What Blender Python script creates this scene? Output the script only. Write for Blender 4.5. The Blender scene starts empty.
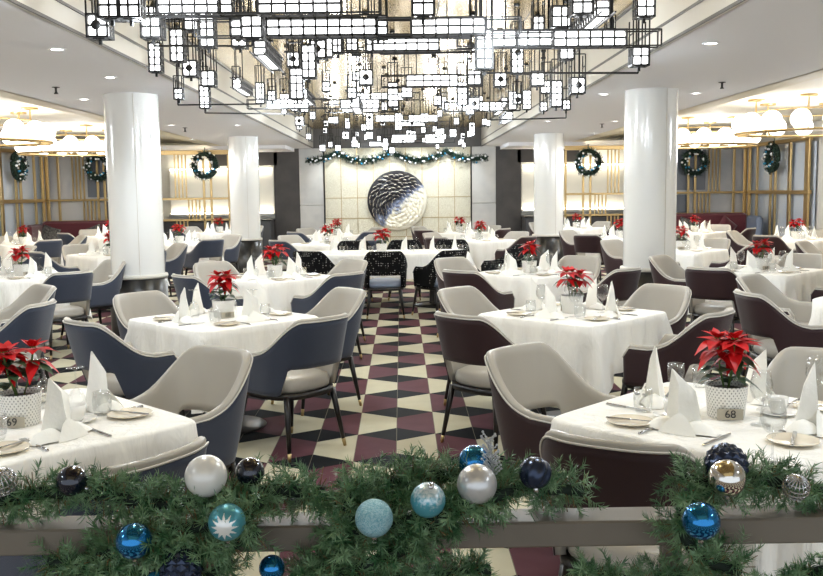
import bpy, bmesh, math, random
from mathutils import Vector, Matrix
R = math.radians
PI = math.pi
random.seed(7)
scene = bpy.context.scene
COL = scene.collection

# ------------------------------------------------------------------ helpers
def lin(r, g, b):
    f = lambda c: (c/255/12.92) if c/255 <= .04045 else ((c/255+.055)/1.055)**2.4
    return (f(r), f(g), f(b), 1)

class MB:
    """collects vertices and faces of one mesh"""
    def __init__(s): s.v = []; s.f = []; s.m = []; s.sm = []
    def add(s, vs, fs, mi=0, smooth=False):
        o = len(s.v); s.v += [tuple(v) for v in vs]
        for f in fs: s.f.append(tuple(i+o for i in f)); s.m.append(mi); s.sm.append(smooth)
        return s
    def box(s, c, d, mi=0, rot=None):
        hx, hy, hz = d[0]/2, d[1]/2, d[2]/2
        vs = [Vector((x, y, z)) for z in (-hz, hz) for y in (-hy, hy) for x in (-hx, hx)]
        if rot is not None: vs = [rot @ v for v in vs]
        vs = [v+Vector(c) for v in vs]
        return s.add(vs, [(0, 2, 3, 1), (4, 5, 7, 6), (0, 1, 5, 4), (2, 6, 7, 3), (0, 4, 6, 2), (1, 3, 7, 5)], mi)
    def rbox(s, c, d, r=.01, mi=0):
        """box with chamfered edges"""
        hx, hy, hz = d[0]/2, d[1]/2, d[2]/2
        rings = []
        for z, k in ((-hz, r), (-hz+r, 0), (hz-r, 0), (hz, r)):
            X, Y = hx-k, hy-k
            rr = r
            ring = [(X-rr, -Y), (X, -Y+rr), (X, Y-rr), (X-rr, Y), (-X+rr, Y), (-X, Y-rr), (-X, -Y+rr), (-X+rr, -Y)]
            rings.append([(c[0]+x, c[1]+y, c[2]+z) for x, y in ring])
        return s.loft(rings, True, True, True, mi, False)
    def bar(s, a, b, w=.01, h=None, mi=0):
        a, b = Vector(a), Vector(b); d = b-a
        if d.length < 1e-6: return s
        q = d.to_track_quat('Z', 'Y').to_matrix()
        return s.box((a+b)/2, (w, h or w, d.length), mi, q)
    def loft(s, rings, closed=True, cap0=False, cap1=False, mi=0, smooth=True):
        n = len(rings[0]); vs = [p for r in rings for p in r]; fs = []
        for i in range(len(rings)-1):
            for j in range(n if closed else n-1):
                k = (j+1) % n
                fs.append((i*n+j, i*n+k, (i+1)*n+k, (i+1)*n+j))
        if cap0: fs.append(tuple(range(n-1, -1, -1)))
        if cap1: fs.append(tuple((len(rings)-1)*n+j for j in range(n)))
        return s.add(vs, fs, mi, smooth)
    def lathe(s, prof, n=20, c=(0, 0, 0), mi=0, cap0=False, cap1=False, smooth=True):
        rings = [[(c[0]+r*math.cos(2*PI*j/n), c[1]+r*math.sin(2*PI*j/n), c[2]+z) for j in range(n)] for r, z in prof]
        return s.loft(rings, True, cap0, cap1, mi, smooth)
    def tube(s, pts, r=.01, n=6, mi=0, closed=False):
        pts = [Vector(p) for p in pts]; rings = []; N = len(pts)
        up = Vector((0, 0, 1))
        for i, p in enumerate(pts):
            if closed: t = pts[(i+1) % N]-pts[i-1]
            else: t = pts[min(i+1, N-1)]-pts[max(i-1, 0)]
            t.normalize()
            a = t.cross(up if abs(t.z) < .95 else Vector((1, 0, 0))).normalized(); b = t.cross(a)
            rr = r[i] if isinstance(r, (list, tuple)) else r
            rings.append([p+(a*math.cos(2*PI*j/n)+b*math.sin(2*PI*j/n))*rr for j in range(n)])
        if closed: rings.append(rings[0]); return s.loft(rings, True, False, False, mi)
        return s.loft(rings, True, True, True, mi)
    def sphere(s, c, r, n=20, m=12, mi=0, sc=(1, 1, 1)):
        prof = [(max(r*math.sin(PI*i/m), 1e-4), -r*math.cos(PI*i/m)) for i in range(m+1)]
        rings = [[(c[0]+q*math.cos(2*PI*j/n)*sc[0], c[1]+q*math.sin(2*PI*j/n)*sc[1], c[2]+z*sc[2]) for j in range(n)] for q, z in prof]
        return s.loft(rings, True, False, False, mi)
    def mesh(s, name, mats):
        me = bpy.data.meshes.new(name); me.from_pydata(s.v, [], s.f)
        for m in (mats if isinstance(mats, (list, tuple)) else [mats]): me.materials.append(m)
        me.polygons.foreach_set('material_index', s.m); me.polygons.foreach_set('use_smooth', s.sm)
        me.update(); return me

def obj(name, me, parent=None, mats=None, loc=None):
    if isinstance(me, MB): me = me.mesh(name, mats)
    o = bpy.data.objects.new(name, me); COL.objects.link(o)
    if parent: o.parent = parent
    if loc: o.location = loc
    return o
def tag(o, label=None, cat=None, group=None, kind=None):
    if label: o['label'] = label
    if cat: o['category'] = cat
    if group: o['group'] = group
    if kind: o['kind'] = kind
    return o
def thing(name, loc=(0, 0, 0), rz=0, label=None, cat=None, group=None):
    o = bpy.data.objects.new(name, None); COL.objects.link(o); o.location = loc; o.rotation_euler = (0, 0, rz)
    o.empty_display_size = .1
    return tag(o, label, cat, group)
def struct(name, mb, mats, parent=None):
    o = obj(name, mb, parent, mats)
    if not parent: o['kind'] = 'structure'
    return o
def dup(root, loc, rz=0, label=None, group=None, cat=None, scale=None, skip=()):
    r = root.copy(); COL.objects.link(r); r.location = loc; r.rotation_euler = (0, 0, rz)
    if scale: r.scale = (scale,)*3
    tag(r, label, cat, group)
    for ch in root.children:
        if ch.name.split('.')[0] in skip: continue
        c = ch.copy(); COL.objects.link(c); c.parent = r
        for g in ch.children:
            if g.name.split('.')[0] in skip: continue
            d = g.copy(); COL.objects.link(d); d.parent = c
    return r
class Proto:
    """first placement uses the built thing itself, later ones copy it"""
    def __init__(s, root): s.root = root; s.used = False
    def place(s, loc, rz, label, group=None, cat=None, scale=None, skip=()):
        if s.used: return dup(s.root, loc, rz, label, group, cat, scale, skip)
        s.used = True; r = s.root; r.location = loc; r.rotation_euler = (0, 0, rz)
        if scale: r.scale = (scale,)*3
        tag(r, label, cat, group); return r

# ------------------------------------------------------------------ materials
def mat(name, col, rough=.5, metal=0, emis=None, es=0, spec=None, bump=None, var=None, coat=0, sheen=0):
    m = bpy.data.materials.new(name); m.use_nodes = True; nt = m.node_tree; b = nt.nodes['Principled BSDF']
    b.inputs['Base Color'].default_value = col; b.inputs['Roughness'].default_value = rough; b.inputs['Metallic'].default_value = metal
    if spec is not None: b.inputs['Specular IOR Level'].default_value = spec
    if coat: b.inputs['Coat Weight'].default_value = coat; b.inputs['Coat Roughness'].default_value = .05
    if sheen: b.inputs['Sheen Weight'].default_value = sheen
    if emis: b.inputs['Emission Color'].default_value = emis; b.inputs['Emission Strength'].default_value = es
    if bump or var:
        tc = nt.nodes.new('ShaderNodeTexCoord'); no = nt.nodes.new('ShaderNodeTexNoise')
        sc_, st = bump if bump else (var[0], 0)
        no.inputs['Scale'].default_value = sc_; no.inputs['Detail'].default_value = 4
        nt.links.new(tc.outputs['Object'], no.inputs['Vector'])
        if bump:
            bp = nt.nodes.new('ShaderNodeBump'); bp.inputs['Strength'].default_value = st; bp.inputs['Distance'].default_value = .01
            nt.links.new(no.outputs['Fac'], bp.inputs['Height']); nt.links.new(bp.outputs['Normal'], b.inputs['Normal'])
        if var:
            n2 = nt.nodes.new('ShaderNodeTexNoise'); n2.inputs['Scale'].default_value = var[0]; n2.inputs['Detail'].default_value = 5
            nt.links.new(tc.outputs['Object'], n2.inputs['Vector'])
            rp = nt.nodes.new('ShaderNodeValToRGB'); rp.color_ramp.elements[0].position = .35; rp.color_ramp.elements[1].position = .65
            rp.color_ramp.elements[0].color = col; rp.color_ramp.elements[1].color = var[1]
            nt.links.new(n2.outputs['Fac'], rp.inputs['Fac']); nt.links.new(rp.outputs['Color'], b.inputs['Base Color'])
    return m
def nodes(m): return m.node_tree.nodes, m.node_tree.links, m.node_tree.nodes['Principled BSDF']
def math_n(nt, op, a, b=None, c=None):
    n = nt.nodes.new('ShaderNodeMath'); n.operation = op
    for i, x in enumerate((a, b, c)):
        if x is None: continue
        if isinstance(x, (int, float)): n.inputs[i].default_value = x
        else: nt.links.new(x, n.inputs[i])
    return n.outputs[0]

M = {}
M['ceiling'] = mat('ceiling_paint', lin(240, 239, 241), .6)
M['cove'] = mat('cove_paint', lin(240, 235, 220), .6)
M['cream_trim'] = mat('cream_trim_paint', lin(236, 226, 200), .5)
M['fascia'] = mat('satin_grey_fascia', lin(206, 202, 192), .4, .1)
M['fascia_dark'] = mat('dark_grey_fascia', lin(80, 77, 74), .4, .2)
M['mirror'] = mat('bronze_mirror', lin(178, 160, 122), .2, .75)
M['column'] = mat('white_gloss_column', lin(240, 240, 236), .12, 0, coat=.4)
M['black_marble'] = mat('black_marble', lin(20, 20, 20), .28, var=(6, lin(62, 60, 56)))
M['brass'] = mat('brushed_brass', lin(186, 162, 116), .34, .95)
M['black_metal'] = mat('black_metal', lin(22, 21, 20), .45, .3)
M['lantern'] = mat('lantern_glass', lin(255, 252, 245), .4, emis=(.97, .98, 1, 1), es=3)
M['globe'] = mat('opal_globe', lin(255, 250, 240), .3, emis=(1, .96, .9, 1), es=1.8)
M['led'] = mat('led_strip', lin(255, 240, 215), .4, emis=(1, .9, .72, 1), es=9)
M['downlight'] = mat('downlight_lens', lin(255, 250, 240), .4, emis=(1, .96, .9, 1), es=12)
M['navy'] = mat('navy_fabric', lin(50, 58, 76), .75, bump=(400, .15), sheen=.3)
M['maroon'] = mat('maroon_fabric', lin(44, 15, 20), .6, bump=(400, .15), sheen=.15)
M['leather'] = mat('cream_leather', lin(176, 170, 159), .33, bump=(160, .05))
M['leather_white'] = mat('pale_piping', lin(214, 210, 200), .45)
M['leather_blue'] = mat('blue_grey_leather', lin(138, 150, 172), .4)
M['leg'] = mat('black_lacquered_wood', lin(24, 21, 20), .3)
M['linen'] = mat('white_tablecloth', lin(246, 243, 235), .75, bump=(30, .12))
M['napkin'] = mat('white_napkin', lin(250, 248, 240), .8, bump=(50, .2))
M['china'] = mat('ivory_china', lin(236, 224, 200), .2, coat=.5)
M['china_white'] = mat('white_china', lin(246, 244, 238), .15, coat=.5)
M['steel'] = mat('polished_cutlery', lin(190, 190, 192), .15, 1)
M['soil'] = mat('potting_soil', lin(40, 28, 22), .9)
M['stem'] = mat('plant_stem', lin(92, 120, 60), .6)
M['red'] = mat('red_bract', lin(212, 14, 22), .5, var=(20, lin(184, 6, 14)))
M['leafgreen'] = mat('dark_green_leaf', lin(38, 66, 40), .45, var=(15, lin(58, 86, 52)))
M['plate_tag'] = mat('taupe_tag', lin(176, 168, 150), .4)
M['ink'] = mat('dark_ink', lin(40, 38, 36), .5)
M['rail'] = mat('bronze_grey_rail', lin(116, 108, 96), .5, .05, var=(3, lin(106, 98, 87)))
M['needle'] = mat('pine_needles', lin(44, 94, 52), .4, var=(26, lin(140, 172, 128)))  # highlights put into the colour as paler green patches
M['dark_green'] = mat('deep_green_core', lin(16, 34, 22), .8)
M['twig'] = mat('pine_twig', lin(120, 96, 60), .8)
M['o_navy'] = mat('navy_glass_ball', lin(18, 24, 44), .08, .5, coat=1)
M['o_pearl'] = mat('pearl_white_ball', lin(236, 234, 228), .3, .15, coat=.3)
M['o_silver'] = mat('silver_pearl_ball', lin(212, 212, 212), .28, .5)
M['o_blue'] = mat('blue_chrome_ball', lin(14, 120, 184), .1, .85, coat=.6)
M['o_mirror'] = mat('silver_mirror_ball', lin(218, 214, 208), .08, 1)
M['o_cap'] = mat('ornament_cap', lin(200, 200, 200), .25, 1)
M['o_facet'] = mat('faceted_navy', lin(50, 60, 82), .22, .6)
M['o_white_dot'] = mat('white_bauble', lin(235, 238, 240), .2, .2)
M['o_blue_dot'] = mat('blue_bauble', lin(60, 150, 190), .25, .4)
M['glitter'] = mat('silver_glitter', lin(225, 228, 232), .3, .8, bump=(600, 1))
M['dark_wall'] = mat('dark_wood_panel', lin(70, 66, 63), .4, var=(3, lin(58, 54, 52)))
M['marble'] = mat('grey_marble', lin(206, 204, 198), .25, var=(1.6, lin(184, 183, 180)))
M['side_wall'] = mat('pale_grey_wall', lin(196, 194, 190), .5)
M['satin_panel'] = mat('satin_grey_panel', lin(206, 206, 206), .3, .25, var=(.6, lin(150, 156, 166)))
M['slate_panel'] = mat('slate_satin_panel', lin(104, 110, 120), .3, .3)
M['needle_dark'] = mat('dark_fir_needles', lin(24, 52, 40), .5, var=(10, lin(44, 74, 60)))
M['lit_panel'] = mat('lit_cream_panel', lin(240, 238, 228), .5)
M['counter'] = mat('charcoal_counter', lin(78, 78, 80), .3)
M['sofa'] = mat('maroon_velvet', lin(84, 22, 34), .8, sheen=.5)
M['sofa_blue'] = mat('blue_grey_velvet', lin(120, 132, 154), .7)
M['cushion'] = mat('patterned_cushion', lin(30, 28, 30), .8, var=(30, lin(110, 108, 104)))
M['base_disc'] = mat('dark_table_base', lin(70, 68, 66), .35, .6)
M['window_glass'] = mat('pale_blue_glazing', lin(188, 200, 216), .15, .1)  # even pale blue for the side screen panels

m = M['linen']; nt = m.node_tree
no = [n for n in nt.nodes if n.type == 'TEX_NOISE'][0]; mpn = nt.nodes.new('ShaderNodeMapping'); mpn.inputs['Scale'].default_value = (1, 1, .22)
tc = [n for n in nt.nodes if n.type == 'TEX_COORD'][0]; nt.links.new(tc.outputs['Object'], mpn.inputs['Vector']); nt.links.new(mpn.outputs[0], no.inputs['Vector'])
no.inputs['Scale'].default_value = 11; no.inputs['Distortion'].default_value = .8
bp = [n for n in nt.nodes if n.type == 'BUMP'][0]; bp.inputs['Strength'].default_value = .5; bp.inputs['Distance'].default_value = .05
# dotted black upholstery
m = mat('black_dotted_fabric', lin(16, 16, 18), .8, spec=.2); nt = m.node_tree; n_, l_, b_ = nodes(m)
tc = n_.new('ShaderNodeTexCoord'); vo = n_.new('ShaderNodeTexVoronoi'); vo.inputs['Scale'].default_value = 34; vo.inputs['Randomness'].default_value = .35
l_.new(tc.outputs['Object'], vo.inputs['Vector'])
rp = n_.new('ShaderNodeValToRGB'); rp.color_ramp.elements[0].position = .16; rp.color_ramp.elements[0].color = lin(190, 188, 180)
rp.color_ramp.elements[1].position = .22; rp.color_ramp.elements[1].color = lin(14, 14, 16)
l_.new(vo.outputs['Distance'], rp.inputs['Fac']); l_.new(rp.outputs['Color'], b_.inputs['Base Color']); M['dotted'] = m
# woven pot
m = mat('woven_white_pot', lin(232, 230, 224), .5); nt = m.node_tree; n_, l_, b_ = nodes(m)
tc = n_.new('ShaderNodeTexCoord'); sp = n_.new('ShaderNodeSeparateXYZ'); l_.new(tc.outputs['Object'], sp.inputs[0])
ang = math_n(nt, 'ARCTAN2', sp.outputs[1], sp.outputs[0])
ua = math_n(nt, 'MULTIPLY', ang, 32/(2*PI)); va = math_n(nt, 'MULTIPLY', sp.outputs[2], 105)
off = math_n(nt, 'MULTIPLY', math_n(nt, 'MODULO', math_n(nt, 'FLOOR', va), 2), .5)
fu = math_n(nt, 'ABSOLUTE', math_n(nt, 'SUBTRACT', math_n(nt, 'FRACT', math_n(nt, 'ADD', math_n(nt, 'ADD', ua, 100), off)), .5))
fv = math_n(nt, 'ABSOLUTE', math_n(nt, 'SUBTRACT', math_n(nt, 'FRACT', va), .5))
dot = math_n(nt, 'LESS_THAN', math_n(nt, 'ADD', fu, math_n(nt, 'MULTIPLY', fv, .5)), .2)
mx = n_.new('ShaderNodeMix'); mx.data_type = 'RGBA'; mx.inputs['A'].default_value = lin(238, 236, 230); mx.inputs['B'].default_value = lin(140, 138, 134)
l_.new(dot, mx.inputs['Factor']); l_.new(mx.outputs['Result'], b_.inputs['Base Color']); M['pot'] = m
# glass: thin clear
m = bpy.data.materials.new('clear_glass'); m.use_nodes = True; nt = m.node_tree; nt.nodes.clear()
o_ = nt.nodes.new('ShaderNodeOutputMaterial'); tr = nt.nodes.new('ShaderNodeBsdfTransparent'); gl = nt.nodes.new('ShaderNodeBsdfGlossy'); mxs = nt.nodes.new('ShaderNodeMixShader')
tr.inputs[0].default_value = (.97, .975, .975, 1); gl.inputs['Roughness'].default_value = .03
lw = nt.nodes.new('ShaderNodeLayerWeight'); lw.inputs['Blend'].default_value = .35
f2 = math_n(nt, 'ADD', math_n(nt, 'MULTIPLY', lw.outputs['Facing'], .38), .03)
nt.links.new(f2, mxs.inputs[0]); nt.links.new(tr.outputs[0], mxs.inputs[1]); nt.links.new(gl.outputs[0], mxs.inputs[2]); nt.links.new(mxs.outputs[0], o_.inputs[0]); M['glass'] = m
# floor: tumbling rhombus stone tiles
m = mat('rhombus_floor_tiles', lin(200, 190, 160), .55, spec=.02); nt = m.node_tree; n_, l_, b_ = nodes(m)
tc = n_.new('ShaderNodeTexCoord'); sp = n_.new('ShaderNodeSeparateXYZ'); l_.new(tc.outputs['Object'], sp.inputs[0])
u = math_n(nt, 'ADD', math_n(nt, 'MULTIPLY', math_n(nt, 'SUBTRACT', sp.outputs[0], .03), 1/.256), 400)
v = math_n(nt, 'ADD', math_n(nt, 'MULTIPLY', math_n(nt, 'SUBTRACT', sp.outputs[1], 5.99), 1/.61), 400)
fl = math_n(nt, 'FRACT', math_n(nt, 'MULTIPLY', u, .5))                       # 0..1 over two columns, even line at 0
du = math_n(nt, 'MULTIPLY', math_n(nt, 'MINIMUM', fl, math_n(nt, 'SUBTRACT', 1, fl)), 2)
fv = math_n(nt, 'FRACT', v); dv = math_n(nt, 'MULTIPLY', math_n(nt, 'MINIMUM', fv, math_n(nt, 'SUBTRACT', 1, fv)), .61/.165)
blk = math_n(nt, 'LESS_THAN', math_n(nt, 'ADD', du, dv), 1)
par = math_n(nt, 'MODULO', math_n(nt, 'ADD', math_n(nt, 'FLOOR', u), math_n(nt, 'FLOOR', v)), 2)
par = math_n(nt, 'GREATER_THAN', par, .5)
no = n_.new('ShaderNodeTexNoise'); no.inputs['Scale'].default_value = 5; no.inputs['Detail'].default_value = 8; l_.new(tc.outputs['Object'], no.inputs['Vector'])
def mixc(a, b, f):
    x = n_.new('ShaderNodeMix'); x.data_type = 'RGBA'
    for i, q in (('A', a), ('B', b)):
        if isinstance(q, tuple): x.inputs[i].default_value = q
        else: l_.new(q, x.inputs[i])
    if isinstance(f, float): x.inputs['Factor'].default_value = f
    else: l_.new(f, x.inputs['Factor'])
    return x.outputs['Result']
cream = mixc(lin(206, 200, 176), lin(184, 177, 150), no.outputs['Fac'])
mar = mixc(lin(108, 72, 78), lin(82, 52, 58), no.outputs['Fac'])
bk = mixc(lin(16, 18, 20), lin(38, 41, 44), no.outputs['Fac'])
c_ = mixc(mixc(mar, cream, par), bk, blk)
edge = math_n(nt, 'LESS_THAN', math_n(nt, 'ABSOLUTE', math_n(nt, 'SUBTRACT', math_n(nt, 'FRACT', u), .5)), .492)
grout = math_n(nt, 'SUBTRACT', 1, edge)
l_.new(mixc(c_, lin(120, 112, 100), grout), b_.inputs['Base Color']); M['floor'] = m
# carved cream tiles behind the artwork
m = mat('carved_cream_tile', lin(226, 222, 200), .45); nt = m.node_tree; n_, l_, b_ = nodes(m)
tc = n_.new('ShaderNodeTexCoord'); vo = n_.new('ShaderNodeTexVoronoi'); vo.inputs['Scale'].default_value = 16; vo.feature = 'DISTANCE_TO_EDGE'
no = n_.new('ShaderNodeTexNoise'); no.inputs['Scale'].default_value = 9
mp = n_.new('ShaderNodeVectorMath'); mp.operation = 'ADD'; l_.new(tc.outputs['Object'], mp.inputs[0]); l_.new(no.outputs['Color'], mp.inputs[1]); l_.new(tc.outputs['Object'], no.inputs['Vector'])
l_.new(mp.outputs[0], vo.inputs['Vector'])
rp = n_.new('ShaderNodeValToRGB'); rp.color_ramp.elements[0].position = 0; rp.color_ramp.elements[0].color = lin(186, 176, 146); rp.color_ramp.elements[1].position = .12; rp.color_ramp.elements[1].color = lin(236, 232, 212)
l_.new(vo.outputs['Distance'], rp.inputs['Fac']); l_.new(rp.outputs['Color'], b_.inputs['Base Color'])
bp = n_.new('ShaderNodeBump'); bp.inputs['Strength'].default_value = .6; bp.inputs['Distance'].default_value = .02; l_.new(vo.outputs['Distance'], bp.inputs['Height']); l_.new(bp.outputs['Normal'], b_.inputs['Normal']); M['carved'] = m
# artwork relief glaze: black upper left, blue middle, cream lower right
m = mat('glazed_relief', lin(230, 224, 204), .3, coat=.3); nt = m.node_tree; n_, l_, b_ = nodes(m)
tc = n_.new('ShaderNodeTexCoord'); sp = n_.new('ShaderNodeSeparateXYZ'); l_.new(tc.outputs['Object'], sp.inputs[0])
no = n_.new('ShaderNodeTexNoise'); no.inputs['Scale'].default_value = 3.5; no.inputs['Detail'].default_value = 3; l_.new(tc.outputs['Object'], no.inputs['Vector'])
g = math_n(nt, 'ADD', math_n(nt, 'SUBTRACT', math_n(nt, 'MULTIPLY', sp.outputs[0], .55), math_n(nt, 'MULTIPLY', sp.outputs[2], .62)), math_n(nt, 'MULTIPLY', no.outputs['Fac'], .55))
rp = n_.new('ShaderNodeValToRGB'); cr = rp.color_ramp
cr.elements[0].position = .2; cr.elements[0].color = lin(18, 18, 26)
cr.elements[1].position = .48; cr.elements[1].color = lin(232, 226, 206)
e = cr.elements.new(.28); e.color = lin(38, 42, 58)
e = cr.elements.new(.38); e.color = lin(128, 138, 162)
l_.new(g, rp.inputs['Fac']); l_.new(rp.outputs['Color'], b_.inputs['Base Color']); M['relief'] = m
# glitter ball, frosted ball, snowflake ball
def ball_mat(name, base, top, mode):
    m = mat(name, base, .3, .35); nt = m.node_tree; n_, l_, b_ = nodes(m)
    tc = n_.new('ShaderNodeTexCoord')
    if mode == 'glitter':
        vo = n_.new('ShaderNodeTexVoronoi'); vo.inputs['Scale'].default_value = 520; l_.new(tc.outputs['Object'], vo.inputs['Vector'])
        l_.new(mixc_(nt, base, top, vo.outputs['Color']), b_.inputs['Base Color'])
        bp = n_.new('ShaderNodeBump'); bp.inputs['Strength'].default_value = .9; bp.inputs['Distance'].default_value = .002
        l_.new(vo.outputs['Distance'], bp.inputs['Height']); l_.new(bp.outputs['Normal'], b_.inputs['Normal'])
    elif mode == 'frost':
        sp = n_.new('ShaderNodeSeparateXYZ'); l_.new(tc.outputs['Object'], sp.inputs[0])
        no = n_.new('ShaderNodeTexNoise'); no.inputs['Scale'].default_value = 160; l_.new(tc.outputs['Object'], no.inputs['Vector'])
        f = math_n(nt, 'ADD', math_n(nt, 'MULTIPLY', sp.outputs[2], 30), math_n(nt, 'SUBTRACT', math_n(nt, 'MULTIPLY', no.outputs['Fac'], 1.6), 1.0))
        rp = n_.new('ShaderNodeValToRGB'); rp.color_ramp.elements[0].position = .1; rp.color_ramp.elements[1].position = .8
        rp.color_ramp.elements[0].color = base; rp.color_ramp.elements[1].color = top
        l_.new(f, rp.inputs['Fac']); l_.new(rp.outputs['Color'], b_.inputs['Base Color'])
    else:
        sp = n_.new('ShaderNodeSeparateXYZ'); l_.new(tc.outputs['Object'], sp.inputs[0])
        a = math_n(nt, 'ARCTAN2', sp.outputs[2], sp.outputs[0])
        r = math_n(nt, 'SQRT', math_n(nt, 'ADD', math_n(nt, 'MULTIPLY', sp.outputs[0], sp.outputs[0]), math_n(nt, 'MULTIPLY', sp.outputs[2], sp.outputs[2])))
        no = n_.new('ShaderNodeTexNoise'); no.inputs['Scale'].default_value = 500; l_.new(tc.outputs['Object'], no.inputs['Vector'])
        w = math_n(nt, 'ABSOLUTE', math_n(nt, 'SINE', math_n(nt, 'MULTIPLY', a, 6)))
        lim = math_n(nt, 'ADD', math_n(nt, 'MULTIPLY', w, -.012), math_n(nt, 'ADD', .022, math_n(nt, 'MULTIPLY', no.outputs['Fac'], .010)))
        f = math_n(nt, 'LESS_THAN', r, lim); fr = math_n(nt, 'MULTIPLY', f, math_n(nt, 'LESS_THAN', sp.outputs[1], 0))
        l_.new(mixc_(nt, base, top, fr), b_.inputs['Base Color'])
    return m
def mixc_(nt, a, b, f):
    x = nt.nodes.new('ShaderNodeMix'); x.data_type = 'RGBA'; x.inputs['A'].default_value = a; x.inputs['B'].default_value = b
    nt.links.new(f, x.inputs['Factor']); return x.outputs['Result']
M['o_glitter'] = ball_mat('light_blue_glitter_ball', lin(90, 170, 190), lin(200, 232, 240), 'glitter')
M['o_frost'] = ball_mat('frosted_teal_ball', lin(84, 160, 176), lin(214, 226, 230), 'frost')
M['o_flake'] = ball_mat('snowflake_teal_ball', lin(84, 158, 172), lin(240, 242, 240), 'flake')
# mirror ceiling joints
m = M['mirror']; nt = m.node_tree; n_, l_, b_ = nodes(m)
tc = n_.new('ShaderNodeTexCoord'); sp = n_.new('ShaderNodeSeparateXYZ'); l_.new(tc.outputs['Object'], sp.inputs[0])
def near_line(x, period, w, off=0):
    f = math_n(nt, 'FRACT', math_n(nt, 'ADD', math_n(nt, 'MULTIPLY', x, 1/period), 100+off))
    return math_n(nt, 'LESS_THAN', math_n(nt, 'MINIMUM', f, math_n(nt, 'SUBTRACT', 1, f)), w/period)
j = math_n(nt, 'MAXIMUM', near_line(sp.outputs[0], .86, .006, .5), near_line(sp.outputs[1], .6, .006))
l_.new(mixc_(nt, lin(206, 178, 122), lin(60, 50, 36), j), b_.inputs['Base Color'])

# ------------------------------------------------------------------ camera
F = 925.0
pitch, yaw, roll = R(5.986), R(.574), R(.7)
CAM = Vector((.08, 0, 1.6))
fwd = Vector((math.sin(yaw)*math.cos(pitch), math.cos(yaw)*math.cos(pitch), -math.sin(pitch)))
rt = Vector((math.cos(yaw), -math.sin(yaw), 0)); up = rt.cross(fwd)
r2 = rt*math.cos(roll)-up*math.sin(roll); u2 = rt*math.sin(roll)+up*math.cos(roll)
cam = bpy.data.cameras.new('camera'); co = bpy.data.objects.new('camera', cam); COL.objects.link(co)
cam.sensor_width = 36; cam.lens = F/823*36; cam.clip_end = 100; cam.clip_start = .05
mw = Matrix((r2, u2, -fwd)).transposed().to_4x4(); mw.translation = CAM; co.matrix_world = mw
scene.camera = co
def proj(p):
    d = Vector(p)-CAM; k = d.dot(fwd)
    if k < .05: return (-9999, -9999)
    return (411.5+F*d.dot(r2)/k, 288-F*d.dot(u2)/k)
def ray(px, py): return fwd+r2*((px-411.5)/F)-u2*((py-288)/F)
def at_y(px, py, Y): d = ray(px, py); return CAM+d*((Y-CAM.y)/d.y)     # a pixel seen at a known distance into the hall
def seen(p, mg=30):
    x, y = proj(p); return -mg < x < 823+mg and -60 < y < 576+mg

# ------------------------------------------------------------------ room shell
H = 2.72; HM = 3.22; HC = 2.9; YB = 24.2; XS = 8.45; RX = 2.17; CXE = 4.15
Y0 = -2.5
struct('floor', MB().box((0, (Y0+YB)/2, -.05), (2*XS+.6, YB-Y0+.6, .1)), M['floor'])
c = MB()
for s in (-1, 1):
    c.box((s*(RX+CXE+.03)/2, (Y0+YB)/2, H+.04), (CXE-RX-.03, YB-Y0, .08))
struct('ceiling', c, M['ceiling'])
c = MB()
for s in (-1, 1):
    c.box((s*(CXE+XS)/2, (Y0+YB)/2, HC+.04), (XS-CXE, YB-Y0, .08))
struct('ceiling', c, M['cove'])
struct('ceiling', MB().box((0, (Y0+YB)/2, HM+.04), (2*RX, YB-Y0, .08)), M['mirror'])
# recess fascia and trims
for s in (-1, 1):
    struct('trim_%d' % (1 if s < 0 else 2), MB().box((s*(RX+.02), (Y0+YB)/2, (H+HM)/2), (.04, YB-Y0, HM-H)), M['fascia'])
    t = MB(); t.box((s*(RX-.006), (Y0+YB)/2, H+.008), (.014, YB-Y0, .02)); t.box((s*(RX-.006), (Y0+YB)/2, H+.16), (.014, YB-Y0, .018)); t.box((s*(RX-.012), (Y0+YB)/2, HM-.012), (.03, YB-Y0, .02))
    struct('trim_%d' % (3 if s < 0 else 4), t, M['fascia_dark'])
    t = MB(); t.box((s*(CXE+.02), (Y0+YB)/2, (H+HC)/2), (.04, YB-Y0, HC-H))
    t.box((s*(CXE+.15), (Y0+YB)/2, H+.012), (.3, YB-Y0, .024))
    struct('trim_%d' % (5 if s < 0 else 6), t, M['cream_trim'])
    t = MB(); t.box((s*(CXE+.2), (Y0+YB)/2, H+.034), (.09, YB-Y0-2, .015))
    struct('trim_%d' % (7 if s < 0 else 8), t, M['led'])
    # low bulkhead over the screens
    struct('trim_%d' % (9 if s < 0 else 10), MB().box((s*(2.65+XS)/2, 23.2, 2.69), (XS-2.65, 2.0, .1)), M['ceiling'])
struct('trim_11', MB().box((0, YB-.02, (H+HM)/2+.0), (2*RX, .04, HM-H)), M['fascia_dark'])
# walls
for s, nme in ((-1, 'left'), (1, 'right')):
    struct('wall_'+nme, MB().box((s*(XS+.05), (Y0+YB)/2, HC/2), (.1, YB-Y0, HC)), M['side_wall'])
bw = MB(); bw.box((0, YB+.1, HM/2), (2*XS+.2, .2, HM))
struct('wall_back', bw, M['lit_panel'])
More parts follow.
